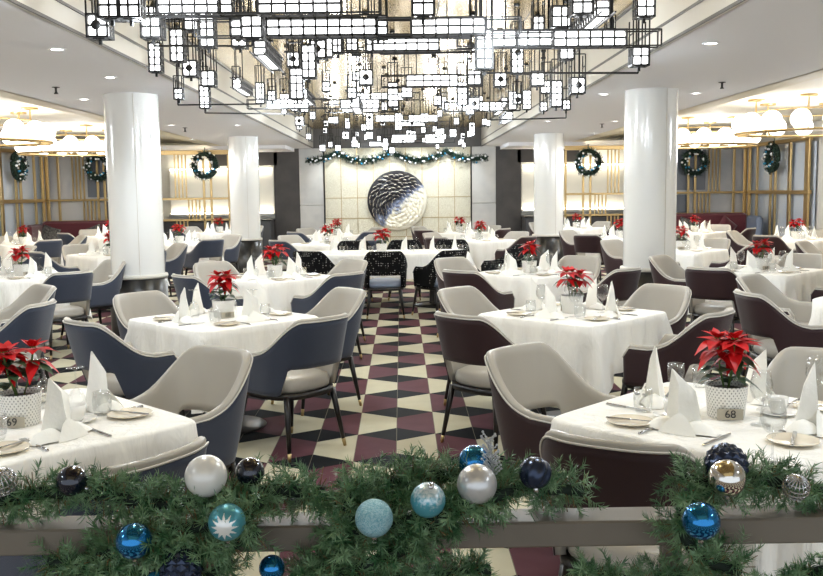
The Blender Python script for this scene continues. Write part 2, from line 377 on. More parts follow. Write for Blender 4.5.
# carved tile field
t = MB(); xs = [-1.89+.42*i for i in range(10)]; zs = [.0, .42, .91, 1.44, 2.72]
for i in range(9):
    for k in range(4):
        t.rbox(((xs[i]+xs[i+1])/2, YB-.03, (zs[k]+zs[k+1])/2), (.412, .06, zs[k+1]-zs[k]-.01), .006)
struct('wall_centre', t, M['carved'])
t = MB()
for x in xs: t.box((x, YB-.064, 1.36), (.014, .012, 2.72))
for z in zs[1:4]: t.box((0, YB-.064, z), (3.78, .012, .014))
struct('trim_13', t, M['brass'])
t = MB()
for s in (-1, 1):
    for z0, z1 in ((0, 1.26), (1.27, 2.72)): t.rbox((s*2.215, YB-.08, (z0+z1)/2), (.64, .16, z1-z0), .008)
struct('wall_back', t, M['marble'])
t = MB()
for s in (-1, 1): t.box((s*1.9, YB-.09, 1.36), (.03, .18, 2.72))
struct('trim_12', t, M['black_metal'])
t = MB()
for s in (-1, 1):
    t.box((s*2.86, YB-.06, 1.36), (.66, .12, 2.72))
    t.box((s*3.9, YB-.06, 2.5), (1.6, .12, .4))
    t.box((s*5.9, YB-.06, .45), (5.4, .12, .9))
struct('wall_back', t, M['dark_wall'])

# lit back wall panels (display niche) left and right
for s in (-1, 1):
    side = 'left' if s < 0 else 'right'
    r = thing('buffet_counter', (s*4.55, 23.6, 0), 0, 'charcoal buffet counter under the lit wall at the far %s, behind the brass screen' % side, 'counter')
    obj('cabinet', MB().rbox((0, 0, .45), (2.7, .7, .9), .01), r, M['counter'])
    obj('worktop', MB().rbox((0, -.02, .92), (2.76, .76, .04), .01), r, M['black_marble'])
    r = thing('lit_wall_panel', (s*4.55, 24.14, 1.6), 0, 'glowing cream wall panel with two light strips at the far %s beside the dark wall' % side, 'wall panel')
    t = MB()
    for k in range(3): t.rbox((-.9+.9*k, 0, 0), (.89, .04, 1.3), .005)
    obj('panel', t, r, M['lit_panel'])
    obj('light_strip', MB().box((0, -.1, .62), (2.6, .04, .03)), r, M['led'])
    obj('light_strip', MB().box((0, -.1, -.5), (2.6, .04, .03)), r, M['led'])
    obj('shelf', MB().rbox((0, -.11, -.56), (2.7, .18, .06), .005), r, M['marble'])
    tags = MB()
    for k in range(6): tags.rbox((s*(-1.1)+(.17*k if s > 0 else -.17*k), -.12, -.66), (.13, .02, .08), .004)

# columns
def column(x, y, label):
    r = thing('column', (x, y, 0), 0, label, 'column', 'round white columns')
    obj('shaft', MB().lathe([(.3, .66), (.3, H)], 48), r, M['column'])
    sm = MB().lathe([(.3, .645), (.33, .645), (.335, .665), (.33, .685), (.3, .69)], 48)
    obj('collar', sm, r, M['leather_white'])
    sm = MB().lathe([(.325, 0), (.325, .58)], 8, cap0=True, cap1=True, smooth=False); sm = MB().lathe([(.325, 0), (.325, .645)], 40, cap1=True)
    obj('plinth', sm, r, M['black_marble'])
    obj('seam', MB().box((.1, -.3+.017, 1.66), (.006, .012, 2.1)), r, M['leather_white'])
column(-2.97, 10.7, 'nearer white column left of the aisle on a black marble plinth')
column(2.98, 10.8, 'nearer white column right of the aisle on a black marble plinth')
column(-3.09, 18.9, 'farther white column at the left with black plinth, before the dark wall')
column(3.1, 19.0, 'farther white column at the right with black plinth, before the dark wall')

# ------------------------------------------------------------------ brass screens
def screen_back(s):
    side = 'left' if s < 0 else 'right'
    r = thing('brass_screen', (0, 22, 0), 0, 'brass lattice screen along the far %s, running beside the wreaths' % side, 'screen')
    def part(name, mb, m=M['brass']): return obj(name, mb, r, m)
    X0, X1 = 3.95, 8.3
    t = MB(); 
    for z in (2.56, 1.48, .98): t.rbox((s*(X0+X1)/2, 0, z), (X1-X0, .06, .05 if z < 2 else .1), .006)
    part('crossbar', t)
    for xa, xb, z0, z1 in ((8.2, 8.28, .1, 2.5), (7.95, 8.0, .1, 2.5), (6.87, 6.92, .1, 2.5), (7.03, 7.08, .1, 2.5), (5.95, 6.0, .1, 2.5), (4.37, 4.42, .1, 2.5), (4.54, 4.59, .1, 2.5), (3.95, 4.0, .1, 2.5)):
        part('post', MB().rbox((s*(xa+xb)/2, 0, (z0+z1)/2), (xb-xa, .06, z1-z0), .005))
    for x0, n, z0, z1 in ((7.38, 4, 1.48, 2.54), (4.98, 4, 1.48, 2.54), (7.15, 4, 1.0, 1.46), (4.68, 4, 1.0, 1.46), (4.98, 4, .3, .96)):
        for k in range(n):
            part('slat', MB().rbox((s*(x0+.085*k), 0, (z0+z1)/2), (.028, .06, z1-z0), .004))
    # satin panels fixed behind the lattice
    t = MB(); t.rbox((s*7.1, .14, 2.0), (2.3, .03, 1.0), .004); t.rbox((s*7.1, .14, 1.2), (2.3, .03, .5), .004)
    obj('panel', t, r, M['satin_panel'])
    obj('dark_panel', MB().rbox((s*6.86, .11, 2.02), (.95, .02, .95), .004), r, M['slate_panel'])
    obj('dark_panel', MB().rbox((s*6.6, .11, 1.22), (.7, .02, .42), .004), r, M['slate_panel'])
def screen_side(s):
    side = 'left' if s < 0 else 'right'
    r = thing('brass_screen', (s*8.3, 0, 0), 0, 'brass screen on the %s side wall, seen at an angle beside the corner' % side, 'screen')
    t = MB()
    for z in (2.56, 1.48): t.rbox((0, 20.3, z), (.07, 3.4, .08), .006)
    obj('crossbar', t, r, M['brass'])
    for y, w in ((18.75, .2), (19.6, .12), (20.35, .07), (20.6, .07), (21.4, .07), (21.85, .1)):
        obj('post', MB().rbox((0, y, 1.3), (.045, w, 2.6), .006), r, M['brass'])
    obj('panel', MB().rbox((s*.1, 20.3, 1.3), (.03, 3.4, 2.4), .004), r, M['window_glass'])
for s in (-1, 1): screen_back(s); screen_side(s)

# banquettes
def sofa(cx, cy, w, label, side, arm):
    r = thing('banquette', (cx, cy, 0), 0, label, 'sofa')
    obj('seat', MB().rbox((0, -.2, .25), (w, .62, .42), .05), r, M['sofa'])
    obj('backrest', MB().rbox((0, .16, .55), (w, .16, .92), .05), r, M['sofa'])
    for e in (-1, 1): obj('arm', MB().rbox((e*(w/2+.05), -.17, .48), (.14, .74, .94), .05), r, M['sofa_blue'] if e == arm else M['sofa'])
    return r
sofa(-7.1, 21.15, 2.1, 'maroon velvet banquette at the far left under the brass screen', 'left', 0)
sofa(6.85, 21.15, 2.4, 'maroon velvet banquette at the far right under the brass screen', 'right', 1)
def cushion_mb():
    t = MB(); n = 10; top = []; bot = []
    for q, dst in ((1, top), (-1, bot)):
        for i in range(n+1):
            for j in range(n+1):
                x = i/n*2-1; y = j/n*2-1
                h = max(0, (1-x**4)*(1-y**4))**.6*.07
                dst.append((x*.2*(1-.06*(1-abs(y))), q*h, y*.2*(1-.06*(1-abs(x)))))
    for vs, fl in ((top, 0), (bot, 1)):
        fs = [(i*(n+1)+j, i*(n+1)+j+1, (i+1)*(n+1)+j+1, (i+1)*(n+1)+j) for i in range(n) for j in range(n)]
        t.add(vs, [tuple(reversed(f)) if fl else f for f in fs], 0, True)
    return t
cm = cushion_mb().mesh('cushion', M['cushion']); cm2 = cushion_mb().mesh('cushion', M['sofa'])
for x, me, lb in ((-7.9, cm, 'dark patterned cushion at the left end of the left banquette'), (-6.9, cm, 'dark patterned cushion in the middle of the left banquette'), (6.6, cm, 'dark patterned cushion on the right banquette'), (7.5, cm2, 'maroon cushion leaning near the right banquette arm')):
    o = obj('cushion', me, None, None, (x, 21.08, .7)); o.rotation_euler = (R(-14), R(random.choice((-20, 18, 40))), 0); tag(o, lb, 'cushion', 'banquette cushions')

# ------------------------------------------------------------------ foliage
def needles(t, base, direction, length, n, nl, w=.0011, mi=0, spread=.75):
    """one fir tip: needles set round a short twig"""
    d = Vector(direction).normalized(); a = d.cross(Vector((0, 0, 1)) if abs(d.z) < .9 else Vector((1, 0, 0))).normalized(); b = d.cross(a)
    base = Vector(base)
    for i in range(n):
        u = (i+random.random())/n; ph = random.random()*2*PI
        o = base+d*length*u
        rad = a*math.cos(ph)+b*math.sin(ph)
        nd = (d*(1-spread*(1-u*.5))+rad*spread).normalized()
        L = nl*(.75+.5*random.random())*(1-.25*u)
        sd = nd.cross(rad).normalized()*w; nn = nd.cross(sd).normalized()*w*.8
        tip = o+nd*L; mid = o+nd*L*.6
        t.add([o-sd, o+sd, mid+sd*.9+nn, mid-sd*.9+nn, tip, o+nn*1.5], [(0, 1, 2, 3), (3, 2, 4), (0, 3, 5), (1, 5, 2)], mi)
def wreath(loc, rz, label):
    r = thing('christmas_wreath', loc, rz, label, 'wreath', 'wreaths on the brass screens')
    t = MB(); rnd = random.Random(5)
    for i in range(260):
        a = rnd.random()*2*PI; q = rnd.random()*2*PI
        c0 = Vector((math.cos(a)*.25, 0, math.sin(a)*.25)); out = Vector((math.cos(a)*math.cos(q), -abs(math.sin(q)), math.sin(a)*math.cos(q)))
        tang = Vector((-math.sin(a), 0, math.cos(a)))
        needles(t, c0+out*.03, out*.9+tang*.5, .09, 14, .04, .003)
    obj('foliage', t, r, M['needle_dark'])
    obj('ring', MB().tube([(math.cos(2*PI*i/24)*.25, 0, math.sin(2*PI*i/24)*.25) for i in range(24)], .07, 8, closed=True), r, M['dark_green'])
    for i in range(30):
        a = 2*PI*i/30+.1*rnd.random(); rr = .25+rnd.choice((-.06, .0, .07))
        m = (M['o_white_dot'], M['o_blue_dot'], M['o_silver'], M['o_navy'])[rnd.randrange(4)]
        obj('bauble', MB().sphere((math.cos(a)*rr, -.10, math.sin(a)*rr), rnd.choice((.02, .026, .03)), 10, 6), r, m)
    obj('hanging_ribbon', MB().box((0, .03, .32), (.02, .01, .2)), r, M['needle_dark'])
    return r
w = wreath((-6.98, 21.88, 2.24), 0, 'wreath with blue and white baubles on far left screen, left of near column')
dup(w, (-4.5, 21.88, 2.25), 0, 'round wreath with baubles on the far left screen, between the two left columns')
dup(w, (4.49, 21.88, 2.22), 0, 'round wreath with baubles on the far right screen, between the two right columns')
dup(w, (6.99, 21.88, 2.19), 0, 'round wreath with baubles on the far right screen, right of the near column')
dup(w, (8.14, 20.13, 2.22), R(-90), 'wreath seen at an angle on the right side wall screen')
dup(w, (-8.14, 20.13, 2.24), R(90), 'wreath seen at an angle on the left side wall screen')

# garland swags along the top of the feature wall
def swag():
    r = thing('lit_garland', (0, YB-.14, 2.62), 0, 'green garland with pale baubles draped in swags above the round artwork', 'garland')
    t = MB(); pts = []
    N = 120
    for i in range(N+1):
        x = -2.3+4.6*i/N; ph = (x+.16)/1.42; f = ph-math.floor(ph)
        z = -.22*math.sin(PI*f)**.8+.0
        pts.append(Vector((x, 0, z)))
    for p in pts:
        for k in range(8):
            q = random.random()*2*PI
            needles(t, p+Vector((random.uniform(-.02, .02), 0, 0)), (random.uniform(-.6, .6), -abs(math.cos(q)), math.sin(q)), .12, 12, .05, .0035)
    obj('foliage', t, r, M['needle_dark']); obj('cord', MB().tube(pts, .06, 6), r, M['dark_green'])
    for i in range(80):
        p = pts[int((i+.5)/80*N)]
        obj('bauble', MB().sphere((p.x, -.11, p.z+random.uniform(-.1, .08)), random.uniform(.02, .032), 8, 6), r, M['o_white_dot'] if random.random() < .7 else M['o_blue_dot'])
swag()

# round artwork
def art():
    r = thing('relief_artwork', (-.02, YB-.14, 1.36), 0, 'large round leaf relief artwork, black and blue fading to cream, on centre wall', 'artwork')
    t = MB(); n = 64
    rings = []
    for rr, y in ((.72, .06), (.765, .05), (.775, .02), (.765, -.01), (.74, -.02)):
        rings.append([(rr*math.cos(2*PI*j/n), y, rr*math.sin(2*PI*j/n)) for j in range(n)])
    t.loft(rings, True, True, True, 0)
    obj('disc', t, r, M['relief'])
    t = MB(); rnd = random.Random(3); pl = []
    tries = 0
    while len(pl) < 190 and tries < 9000:
        tries += 1
        x = rnd.uniform(-.7, .7); z = rnd.uniform(-.7, .7)
        if math.hypot(x, z) > .69: continue
        if all((x-a)**2+(z-b)**2 > .0068 for a, b in pl): pl.append((x, z))
    for x, z in pl:
        ang = math.atan2(z, x)+PI/2+math.sin(x*4)*.5+rnd.uniform(-.25, .25)
        L = .08; W = .044; c, s_ = math.cos(ang), math.sin(ang)
        vs = []; K = 8
        for i in range(K+1):
            u_ = i/K*2-1; hw = W*(1-u_*u_)**.7; bend = .02*(1-u_*u_)
            for v_, h in ((-1.12, .0), (-.86, .02), (-.1, .032), (.75, .024), (1.0, 0)):
                lx = u_*L; lz = v_*hw+bend
                vs.append((x+lx*c-lz*s_, -.02-h*(1-u_**4), z+lx*s_+lz*c))
        for j in range(4):
            fs = [(i*5+j, i*5+j+1, (i+1)*5+j+1, (i+1)*5+j) for i in range(K)]
            t.add(vs, fs, 1 if j in (0,) else 0, True)
    obj('leaf_relief', t, r, [M['relief'], M['china']])
art()

# ------------------------------------------------------------------ lanterns
def lantern_mesh(sx, sy, sz, nx, ny, nz, rods, ext, pad=0):
    """returns frame mesh and glass mesh; top at z=0"""
    g = MB(); f = MB(); b = .012
    cx, cy, cz = sx/nx, sy/ny, sz/nz
    g.rbox((0, 0, -sz/2), (sx-.018, sy-.018, sz-.018), .004)
    for i in range(nx+1):
        for j_ in range(ny+1):
            if i in (0, nx) or j_ in (0, ny): f.box((-sx/2+cx*i, -sy/2+cy*j_, -sz/2), (b, b, sz+b))
    for k in range(nz+1):
        z = -sz+cz*k
        for q in (-1, 1):
            f.box((0, q*sy/2, z), (sx+b, b, b)); f.box((q*sx/2, 0, z), (b, sy+b, b))
    for i in range(1, nx):
        for q in (0, -sz): f.box((-sx/2+cx*i, 0, q), (b, sy, b))
    return f, g
LT = {}
def lantern_proto(kind):
    S = {'cube': (.12, .12, .13, 2, 2, 2), 'tall': (.1, .1, .24, 2, 2, 4), 'small': (.08, .08, .1, 2, 2, 2), 'beam': (.46, .085, .1, 6, 1, 2), 'long': (.9, .085, .1, 12, 1, 2), 'deep': (.085, .8, .1, 1, 10, 2)}[kind]
    f, g = lantern_mesh(*S, 0, 0)
    sx, sy, sz = S[:3]
    r = thing('lantern')
    obj('glass', g, r, M['lantern'])
    # open wire frame carried on past the glass
    b = .009
    if kind in ('cube', 'tall', 'small'):
        for q in (-1, 1):
            for p in (-1, 1): f.bar((q*sx/2, p*sy/2, 0), (q*sx/2, p*sy/2, .2 if kind != 'small' else .12), b)
            f.bar((q*sx/2, -sy/2, .1), (q*sx/2, sy/2, .1), b)
        f.bar((-sx/2, -sy/2, .2 if kind != 'small' else .12), (sx/2, -sy/2, .2 if kind != 'small' else .12), b)
        f.box((0, 0, -sz-.02), (.018, .018, .04)); f.box((0, 0, -sz-.003), (sx*.6, sy*.6, .014))
    elif kind in ('beam', 'long'):
        ex = sx/2+.22
        for z in (0, -sz):
            f.bar((-ex, -sy/2, z), (ex, -sy/2, z), b); f.bar((-ex, sy/2, z), (ex, sy/2, z), b)
        for q in (-1, 1):
            f.bar((q*ex, -sy/2, 0), (q*ex, -sy/2, -sz), b); f.bar((q*ex, sy/2, 0), (q*ex, sy/2, -sz), b); f.bar((q*ex, -sy/2, 0), (q*ex, sy/2, 0), b)
    else:
        for z in (0, -sz):
            for q in (-1, 1): f.bar((q*sx/2, -sy/2-.15, z), (q*sx/2, sy/2+.15, z), b)
    obj('frame', f, r, M['black_metal'])
    return r
LP = {k: Proto(lantern_proto(k)) for k in ('cube', 'tall', 'small', 'beam', 'long', 'deep')}
disc_me = None
def rod_mesh(L, xs_):
    t = MB()
    for x in xs_: t.bar((x, 0, 0), (x, 0, L), .009)
    t.lathe([(.03, L-.02), (.03, L)], 10, (0, 0, 0), cap0=True)
    return t
row_names = ['first', 'second', 'third', 'fourth', 'fifth', 'sixth', 'seventh', 'eighth', 'ninth', 'tenth', 'eleventh', 'twelfth', 'thirteenth', 'fourteenth', 'fifteenth', 'sixteenth', 'seventeenth', 'eighteenth', 'nineteenth', 'twentieth']
KN = {'cube': 'square box lantern', 'tall': 'tall box lantern', 'small': 'small box lantern', 'beam': 'long box lantern', 'long': 'extra long box lantern', 'deep': 'lengthways box lantern'}
LANT = []
def lantern(kind, p, disc=False, sup=None, bar=None):
    """p = top centre of the lantern"""
    LANT.append([kind, Vector(p), disc, bar])
# nearer lanterns, from the photograph: pixel of centre, distance
near = [('cube', 100, 27, 5.7, 1), ('cube', 153, 28, 6.0, 0), ('tall', 156, 58, 8.2, 0), ('tall', 178, 46, 7.3, 0), ('cube', 191, 69, 8.3, 1), ('cube', 209, 79, 8.6, 0),
        ('small', 179, 94, 9.2, 0), ('tall', 205, 97, 10.2, 0), ('cube', 112, 7, 5.4, 0), ('cube', 131, 7, 5.4, 0), ('beam', 196, 6, 5.9, 0), ('tall', 208, 30, 6.7, 0), ('cube', 194, 22, 7.0, 0),
        ('cube', 253, 28, 5.6, 0), ('cube', 240, 40, 8.0, 1), ('deep', 268, 56, 6.8, 0), ('deep', 243, 88, 10.6, 0), ('long', 304, 28, 5.9, 0), ('cube', 378, 28, 6.1, 0), ('beam', 448, 27, 5.9, 0),
        ('beam', 300, 5, 5.3, 0), ('small', 338, 46, 6.9, 0), ('small', 352, 44, 6.9, 0), ('beam', 406, 44, 6.6, 0), ('small', 372, 45, 6.8, 0), ('cube', 318, 50, 7.4, 1), ('tall', 309, 62, 7.2, 0), ('tall', 297, 84, 7.6, 0), ('cube', 294, 60, 9.0, 1),
        ('cube', 366, 78, 8.6, 1), ('small', 352, 93, 9.0, 0), ('tall', 393, 95, 9.6, 0), ('beam', 432, 81, 8.4, 0), ('tall', 484, 50, 6.0, 0), ('beam', 527, 39, 6.1, 0), ('beam', 589, 39, 6.0, 0),
        ('cube', 560, 18, 6.2, 0), ('small', 538, 24, 6.9, 0), ('tall', 517, 60, 8.3, 1), ('cube', 577, 86, 8.2, 1), ('cube', 639, 57, 7.0, 0), ('tall', 556, 94, 9.0, 0), ('small', 517, 99, 9.6, 1),
        ('small', 566, 105, 10.2, 0), ('cube', 537, 79, 8.8, 0), ('cube', 581, 4, 5.7, 0), ('cube', 644, 8, 6.6, 0), ('cube', 474, 78, 8.7, 0), ('tall', 462, 94, 10.0, 0), ('deep', 590, 20, 6.2, 0),
        ('cube', 423, 5, 5.3, 0), ('small', 272, 96, 9.8, 0), ('deep', 357, 106, 9.6, 0), ('cube', 500, 80, 9.6, 1), ('small', 470, 110, 10.5, 0), ('deep', 506, 118, 12.6, 0),
        ('beam', 288, 104, 10.5, 0), ('beam', 360, 104, 11.2, 0), ('tall', 327, 44, 8.8, 0), ('cube', 566, 52, 8.2, 0), ('small', 610, 35, 8.6, 0), ('beam', 150, 14, 7.4, 0)]
for kind, px, py, Y, dsc in near:
    p = at_y(px, py, Y); hz = {'cube': .065, 'tall': .12, 'small': .05}.get(kind, .05)
    lantern(kind, (p.x, p.y, p.z+hz), dsc)
rnd = random.Random(21)
y = 10.4; row = 0
while y < 22.9:
    n = 7 if y < 15 else 6
    for k in range(n):
        x = -1.85+3.7*(k+.5+rnd.uniform(-.36, .36))/n
        kd = rnd.choice(('cube', 'small', 'tall', 'small', 'beam', 'cube', 'small', 'small', 'deep', 'small'))
        zz = rnd.uniform(2.62, 3.0) if kd != 'tall' else rnd.uniform(2.72, 3.0)
        if y > 17: zz -= .03
        if kd == 'deep' and abs(x) < .9: kd = 'beam'
        if kd == 'beam' and abs(x) > 1.45: x *= .72
        lantern(kd, (x, y+rnd.uniform(-.3, .3), zz), rnd.random() < .25)
    y += .92
# order by distance and label by row and place
LANT.sort(key=lambda a: a[1].y)
per = 8; cnt = {}
for i, (kind, p, dsc, bar) in enumerate(LANT):
    rowi = i//per
    rank = sorted(range(rowi*per, min(len(LANT), rowi*per+per)), key=lambda q: LANT[q][1].x).index(i)
    pos = ['at the left edge', 'second from left', 'third from left', 'just left of centre', 'just right of centre', 'third from right', 'second from right', 'at the right edge'][rank]
    rn = (row_names+['row %d back' % q for q in range(21, 60)])
    lb = '%s%s, %s row of the ceiling chandelier, %s' % (KN[kind], ' with disc' if dsc else '', rn[rowi] if rowi < 20 else 'farthest', pos)
    o = LP[kind].place(p, 0, lb, 'box lanterns of the aisle chandelier', 'lantern')
    L = HM-p.z
    w = {'cube': .12, 'tall': .1, 'small': .08, 'beam': .46, 'long': .9, 'deep': .085}[kind]
    xs_ = (0,) if kind in ('small', 'deep') else ((-w*.18, w*.18) if kind in ('cube', 'tall') else (-w*.3, w*.3))
    obj('hanging_rod', rod_mesh(L, xs_), o, M['black_metal'])
    if dsc:
        t = MB(); t.loft([[(rr*math.cos(2*PI*j/16), yy, rr*math.sin(2*PI*j/16)-.065) for j in range(16)] for rr, yy in ((.026, -.068), (.03, -.078), (.026, -.088))], True, True, True)
        t.bar((0, -.08, -.065), (0, -.08, .3), .008); obj('disc_boss', t, o, M['black_metal'])
# long thin connecting rods of the chandelier
for i, (x0, y0, x1, yy1, Y, lb) in enumerate(((155, 46, 252, 46, 7.2, 'from the left edge'), (178, 105, 262, 104, 9.2, 'low on the left'), (482, 73, 638, 73, 7.0, 'to the right edge lantern'), (205, 113, 300, 114, 10.5, 'lowest on the left'), (490, 120, 566, 118, 10.2, 'low on the right'), (110, 17, 360, 17, 5.9, 'in front, upper left'), (260, 38, 470, 38, 5.95, 'in front, centre'), (380, 54, 480, 52, 6.6, 'centre, under the box lanterns'), (480, 32, 612, 31, 6.1, 'in front, right'), (240, 20, 470, 19, 5.95, 'in front, above the box lanterns'))):
    a, b = at_y(x0, y0, Y), at_y(x1, yy1, Y)
    t = MB().bar(a, b, .014); t.bar(a, (a.x, a.y, HM), .012); t.bar(b, (b.x, b.y, HM), .012)
    tag(obj('chandelier_bar', t, None, M['black_metal']), 'thin black bar linking ceiling lanterns, '+lb, 'bar', 'black bars between the lanterns')

# globe ring chandeliers over the side dining areas
def globe_ring(x, y, rx, ry, label):
    r = thing('globe_chandelier', (x, y, 2.55), 0, label, 'chandelier', 'brass ring chandeliers with globes')
    n = 16
    for q, rr in ((1, 1.08), (-1, .92)):
        obj('ring', MB().tube([(rx*rr*math.cos(2*PI*i/48), ry*rr*math.sin(2*PI*i/48), -.15) for i in range(48)], .018, 6, closed=True), r, M['brass'])
    obj('upper_ring', MB().tube([(rx*.85*math.cos(2*PI*i/48), ry*.85*math.sin(2*PI*i/48), .16) for i in range(48)], .012, 6, closed=True), r, M['brass'])
    for i in range(n):
        a = 2*PI*(i+.5)/n; p = (rx*math.cos(a), ry*math.sin(a), 0)
        g = obj('globe', MB().sphere(p, .145, 20, 12), r, M['globe'])
        obj('holder', MB().bar((p[0]*.92, p[1]*.92, -.16), (p[0]*1.08, p[1]*1.08, -.16), .03), g, M['brass'])
    for i in range(6):
        a = 2*PI*i/6; p = (rx*.85*math.cos(a), ry*.85*math.sin(a))
        st = obj('stem', MB().bar((p[0], p[1], -.15), (p[0], p[1], HC-2.55), .02), r, M['brass'])
        obj('canopy', MB().lathe([(.01, HC-2.59), (.12, HC-2.58), (.12, HC-2.55)], 16, (p[0], p[1], 0), cap0=True), st, M['brass'])
globe_ring(-6.35, 14.0, 1.1, 1.0, 'nearer ring chandelier of white globes over the left dining area')
globe_ring(-6.2, 18.2, 1.0, .9, 'farther ring chandelier of white globes over the left dining area, by the column')
globe_ring(6.35, 14.0, 1.1, 1.0, 'nearer ring chandelier of white globes over the right dining area')
globe_ring(5.85, 18.0, 1.0, .9, 'farther ring chandelier of white globes over the right dining area, by the column')

# downlights and sprinklers
def spot(loc, power, size=R(120), r=.06, col=(.86, .93, 1), tgt=None, blend=.6):
    l = bpy.data.lights.new('spot', 'SPOT'); l.energy = power; l.spot_size = size; l.spot_blend = blend; l.shadow_soft_size = r; l.color = col
    o = bpy.data.objects.new('spot_lamp', l); COL.objects.link(o); o.location = loc
    if tgt is not None: o.rotation_euler = (Vector(tgt)-Vector(loc)).to_track_quat('-Z', 'Y').to_euler()
    return o
dl = thing('downlight')
obj('trim_ring', MB().lathe([(.045, -.002), (.05, -.008), (.065, -.006), (.068, 0)], 20), dl, M['ceiling'])
obj('lens', MB().lathe([(.001, -.003), (.046, -.003)], 20), dl, M['downlight'])
DLP = Proto(dl)
for px, py, wh in ((57, 49, 'nearest the left edge'), (110, 77, 'left, before the near column'), (84, 99, 'left, beside the sprinkler'), (171, 125, 'left, just behind the near column'), (192, 139, 'left, farther back'), (237, 125, 'left, above the far column'),
                   (711, 43, 'nearest the right edge'), (604, 94, 'right, before the near column'), (696, 93, 'right, beside the near column'), (615, 121, 'right, left of the near column'), (548, 121, 'right, above the far column'), (594, 133, 'right, farther back')):
    d = ray(px, py); p = CAM+d*((H-CAM.z)/d.z)
    DLP.place((p.x, p.y, H), 0, 'small recessed ceiling downlight, '+wh, 'recessed downlights', 'downlight')
    spot((p.x, p.y, H-.03), 44, R(140), .05)
for s in (-1, 1):  # added spots with no fixture, for general light
    for y in (3.2, 4.8): spot((s*3.3, y, H-.03), 44, R(140), .05)
    for y in (18.6, 21.2): spot((s*3.8, y, H-.03), 40, R(140), .05)
for i, (px, py) in enumerate(((56, 91), (185, 130), (722, 86), (602, 126))):
    d = ray(px, py); p = CAM+d*((H-.04-CAM.z)/d.z)
    r = thing('sprinkler', (p.x, p.y, H), 0, ('nearer', 'farther')[i % 2]+' ceiling sprinkler head at the '+('left', 'right')[i//2], 'sprinkler', 'ceiling sprinklers')
    obj('body', MB().lathe([(.001, -.07), (.025, -.07), (.012, -.05), (.012, -.01), (.04, -.005), (.04, .004)], 10), r, M['base_disc'])

# ------------------------------------------------------------------ chairs
def sst(a, b, x):
    t = max(0, min(1, (x-a)/(b-a))); return t*t*(3-2*t)
def shell_pt(s, z, off):
    """s in -1..1 round the chair from arm to arm, off = outward offset"""
    q = abs(s); sg = 1 if s >= 0 else -1
    k = (z-.42)/.42; rx = .262+.03*k; ry = .245+.02*k; lean = -.085*k
    if q < .66:
        a = q/.66*PI/2; e = 2/2.7
        x = rx*abs(math.sin(a))**e; y = -ry*abs(math.cos(a))**e+lean*math.cos(a)**.6 if q < .659 else 0
        nx, ny = math.sin(a), -math.cos(a)
    else:
        x = rx; y = (q-.66)/.34*.2; nx, ny = 1, 0
    return Vector((sg*(x+nx*off), y+ny*off, z))
def ztop(s):
    q = abs(s); z = .632+(.218)*(1-sst(.24, .72, q))
    return z-.06*sst(.93, 1.0, q)
def zbot(s):
    q = abs(s); return .558-.168*sst(.34, .44, q)
def chair_proto(outer, inner, seatm, openback=True):
    r = thing('dining_chair')
    N = 56; K = 8; t = MB(); th = .036
    S = [-1+2*i/N for i in range(N+1)]
    rings = []
    for s in S:
        zb = zbot(s) if openback else .39; zt = ztop(s); o_, i_ = [], []
        for k_ in range(K+1):
            z = zb+(zt-zb)*k_/K; o_.append(shell_pt(s, z, 0)); i_.append(shell_pt(s, z, -th))
        topc = [shell_pt(s, zt+.008, -.006), shell_pt(s, zt+.012, -th/2), shell_pt(s, zt+.008, -th+.006)]
        rings.append(o_+topc+i_[::-1])
    t.loft(rings, True, True, True)
    obj('backrest', t, r, inner)
    p = MB(); rings = []
    for s in [x*.992 for x in S]:
        zb = (zbot(s) if openback else .39)-.003; zt = ztop(s)-.012
        o_ = [shell_pt(s, zb+(zt-zb)*k_/K, .006) for k_ in range(K+1)]; i_ = [shell_pt(s, zb+(zt-zb)*k_/K, .001) for k_ in range(K+1)]
        rings.append(o_+i_[::-1])
    p.loft(rings, True, True, True); obj('outer_cover', p, r, outer)
    tp = [shell_pt(s, ztop(s)-.010, .006) for s in S]
    obj('piping', MB().tube(tp, .0042, 5), r, M['leather_white'] if inner is not M['dotted'] else M['dotted'])
    # seat cushion
    c = MB(); n = 40; rings = []
    def se(a, rr, z, fx=1, fy=1):
        e = 2/2.8; cx_, sy_ = math.cos(a), math.sin(a)
        return (rr*fx*math.copysign(abs(cx_)**e, cx_), .035+rr*fy*math.copysign(abs(sy_)**e, sy_), z)
    for rr, z in ((.215, .395), (.226, .405), (.230, .43), (.222, .462), (.19, .48), (.1, .487), (.003, .489)):
        rings.append([se(2*PI*j/n, rr, z, 1, 1.04) for j in range(n)])
    c.loft(rings, True, True, False); obj('seat', c, r, seatm)
    f = MB(); rings = [[se(2*PI*j/n, rr, z, 1.12, 1.14) for j in range(n)] for rr, z in ((.2, .352), (.222, .358), (.224, .392), (.2, .394))]
    f.loft(rings, True, True, True); obj('seat_frame', f, r, M['leg'])
    for sx in (-1, 1):
        for sy in (-1, 1):
            a = Vector((sx*.19, sy*.19+.03, .375)); b = Vector((sx*.235, sy*.25+.03, 0))
            tt = .13; mid = b+(a-b)*tt
            L = MB().tube([a, a+(mid-a)*.5, mid], [.021, .017, .0125], 8); lo = obj('leg', L, r, M['leg'])
            obj('ferrule', MB().tube([mid, b], [.0127, .010], 8), lo, M['brass'])
    return r
CH = {'navy': Proto(chair_proto(M['navy'], M['leather'], M['leather'])),
      'maroon': Proto(chair_proto(M['maroon'], M['leather'], M['leather'])),
      'black': Proto(chair_proto(M['dotted'], M['dotted'], M['leather_blue']))}
CHL = {'navy': 'navy and cream barrel chair', 'maroon': 'maroon and cream barrel chair', 'black': 'dotted black barrel chair'}
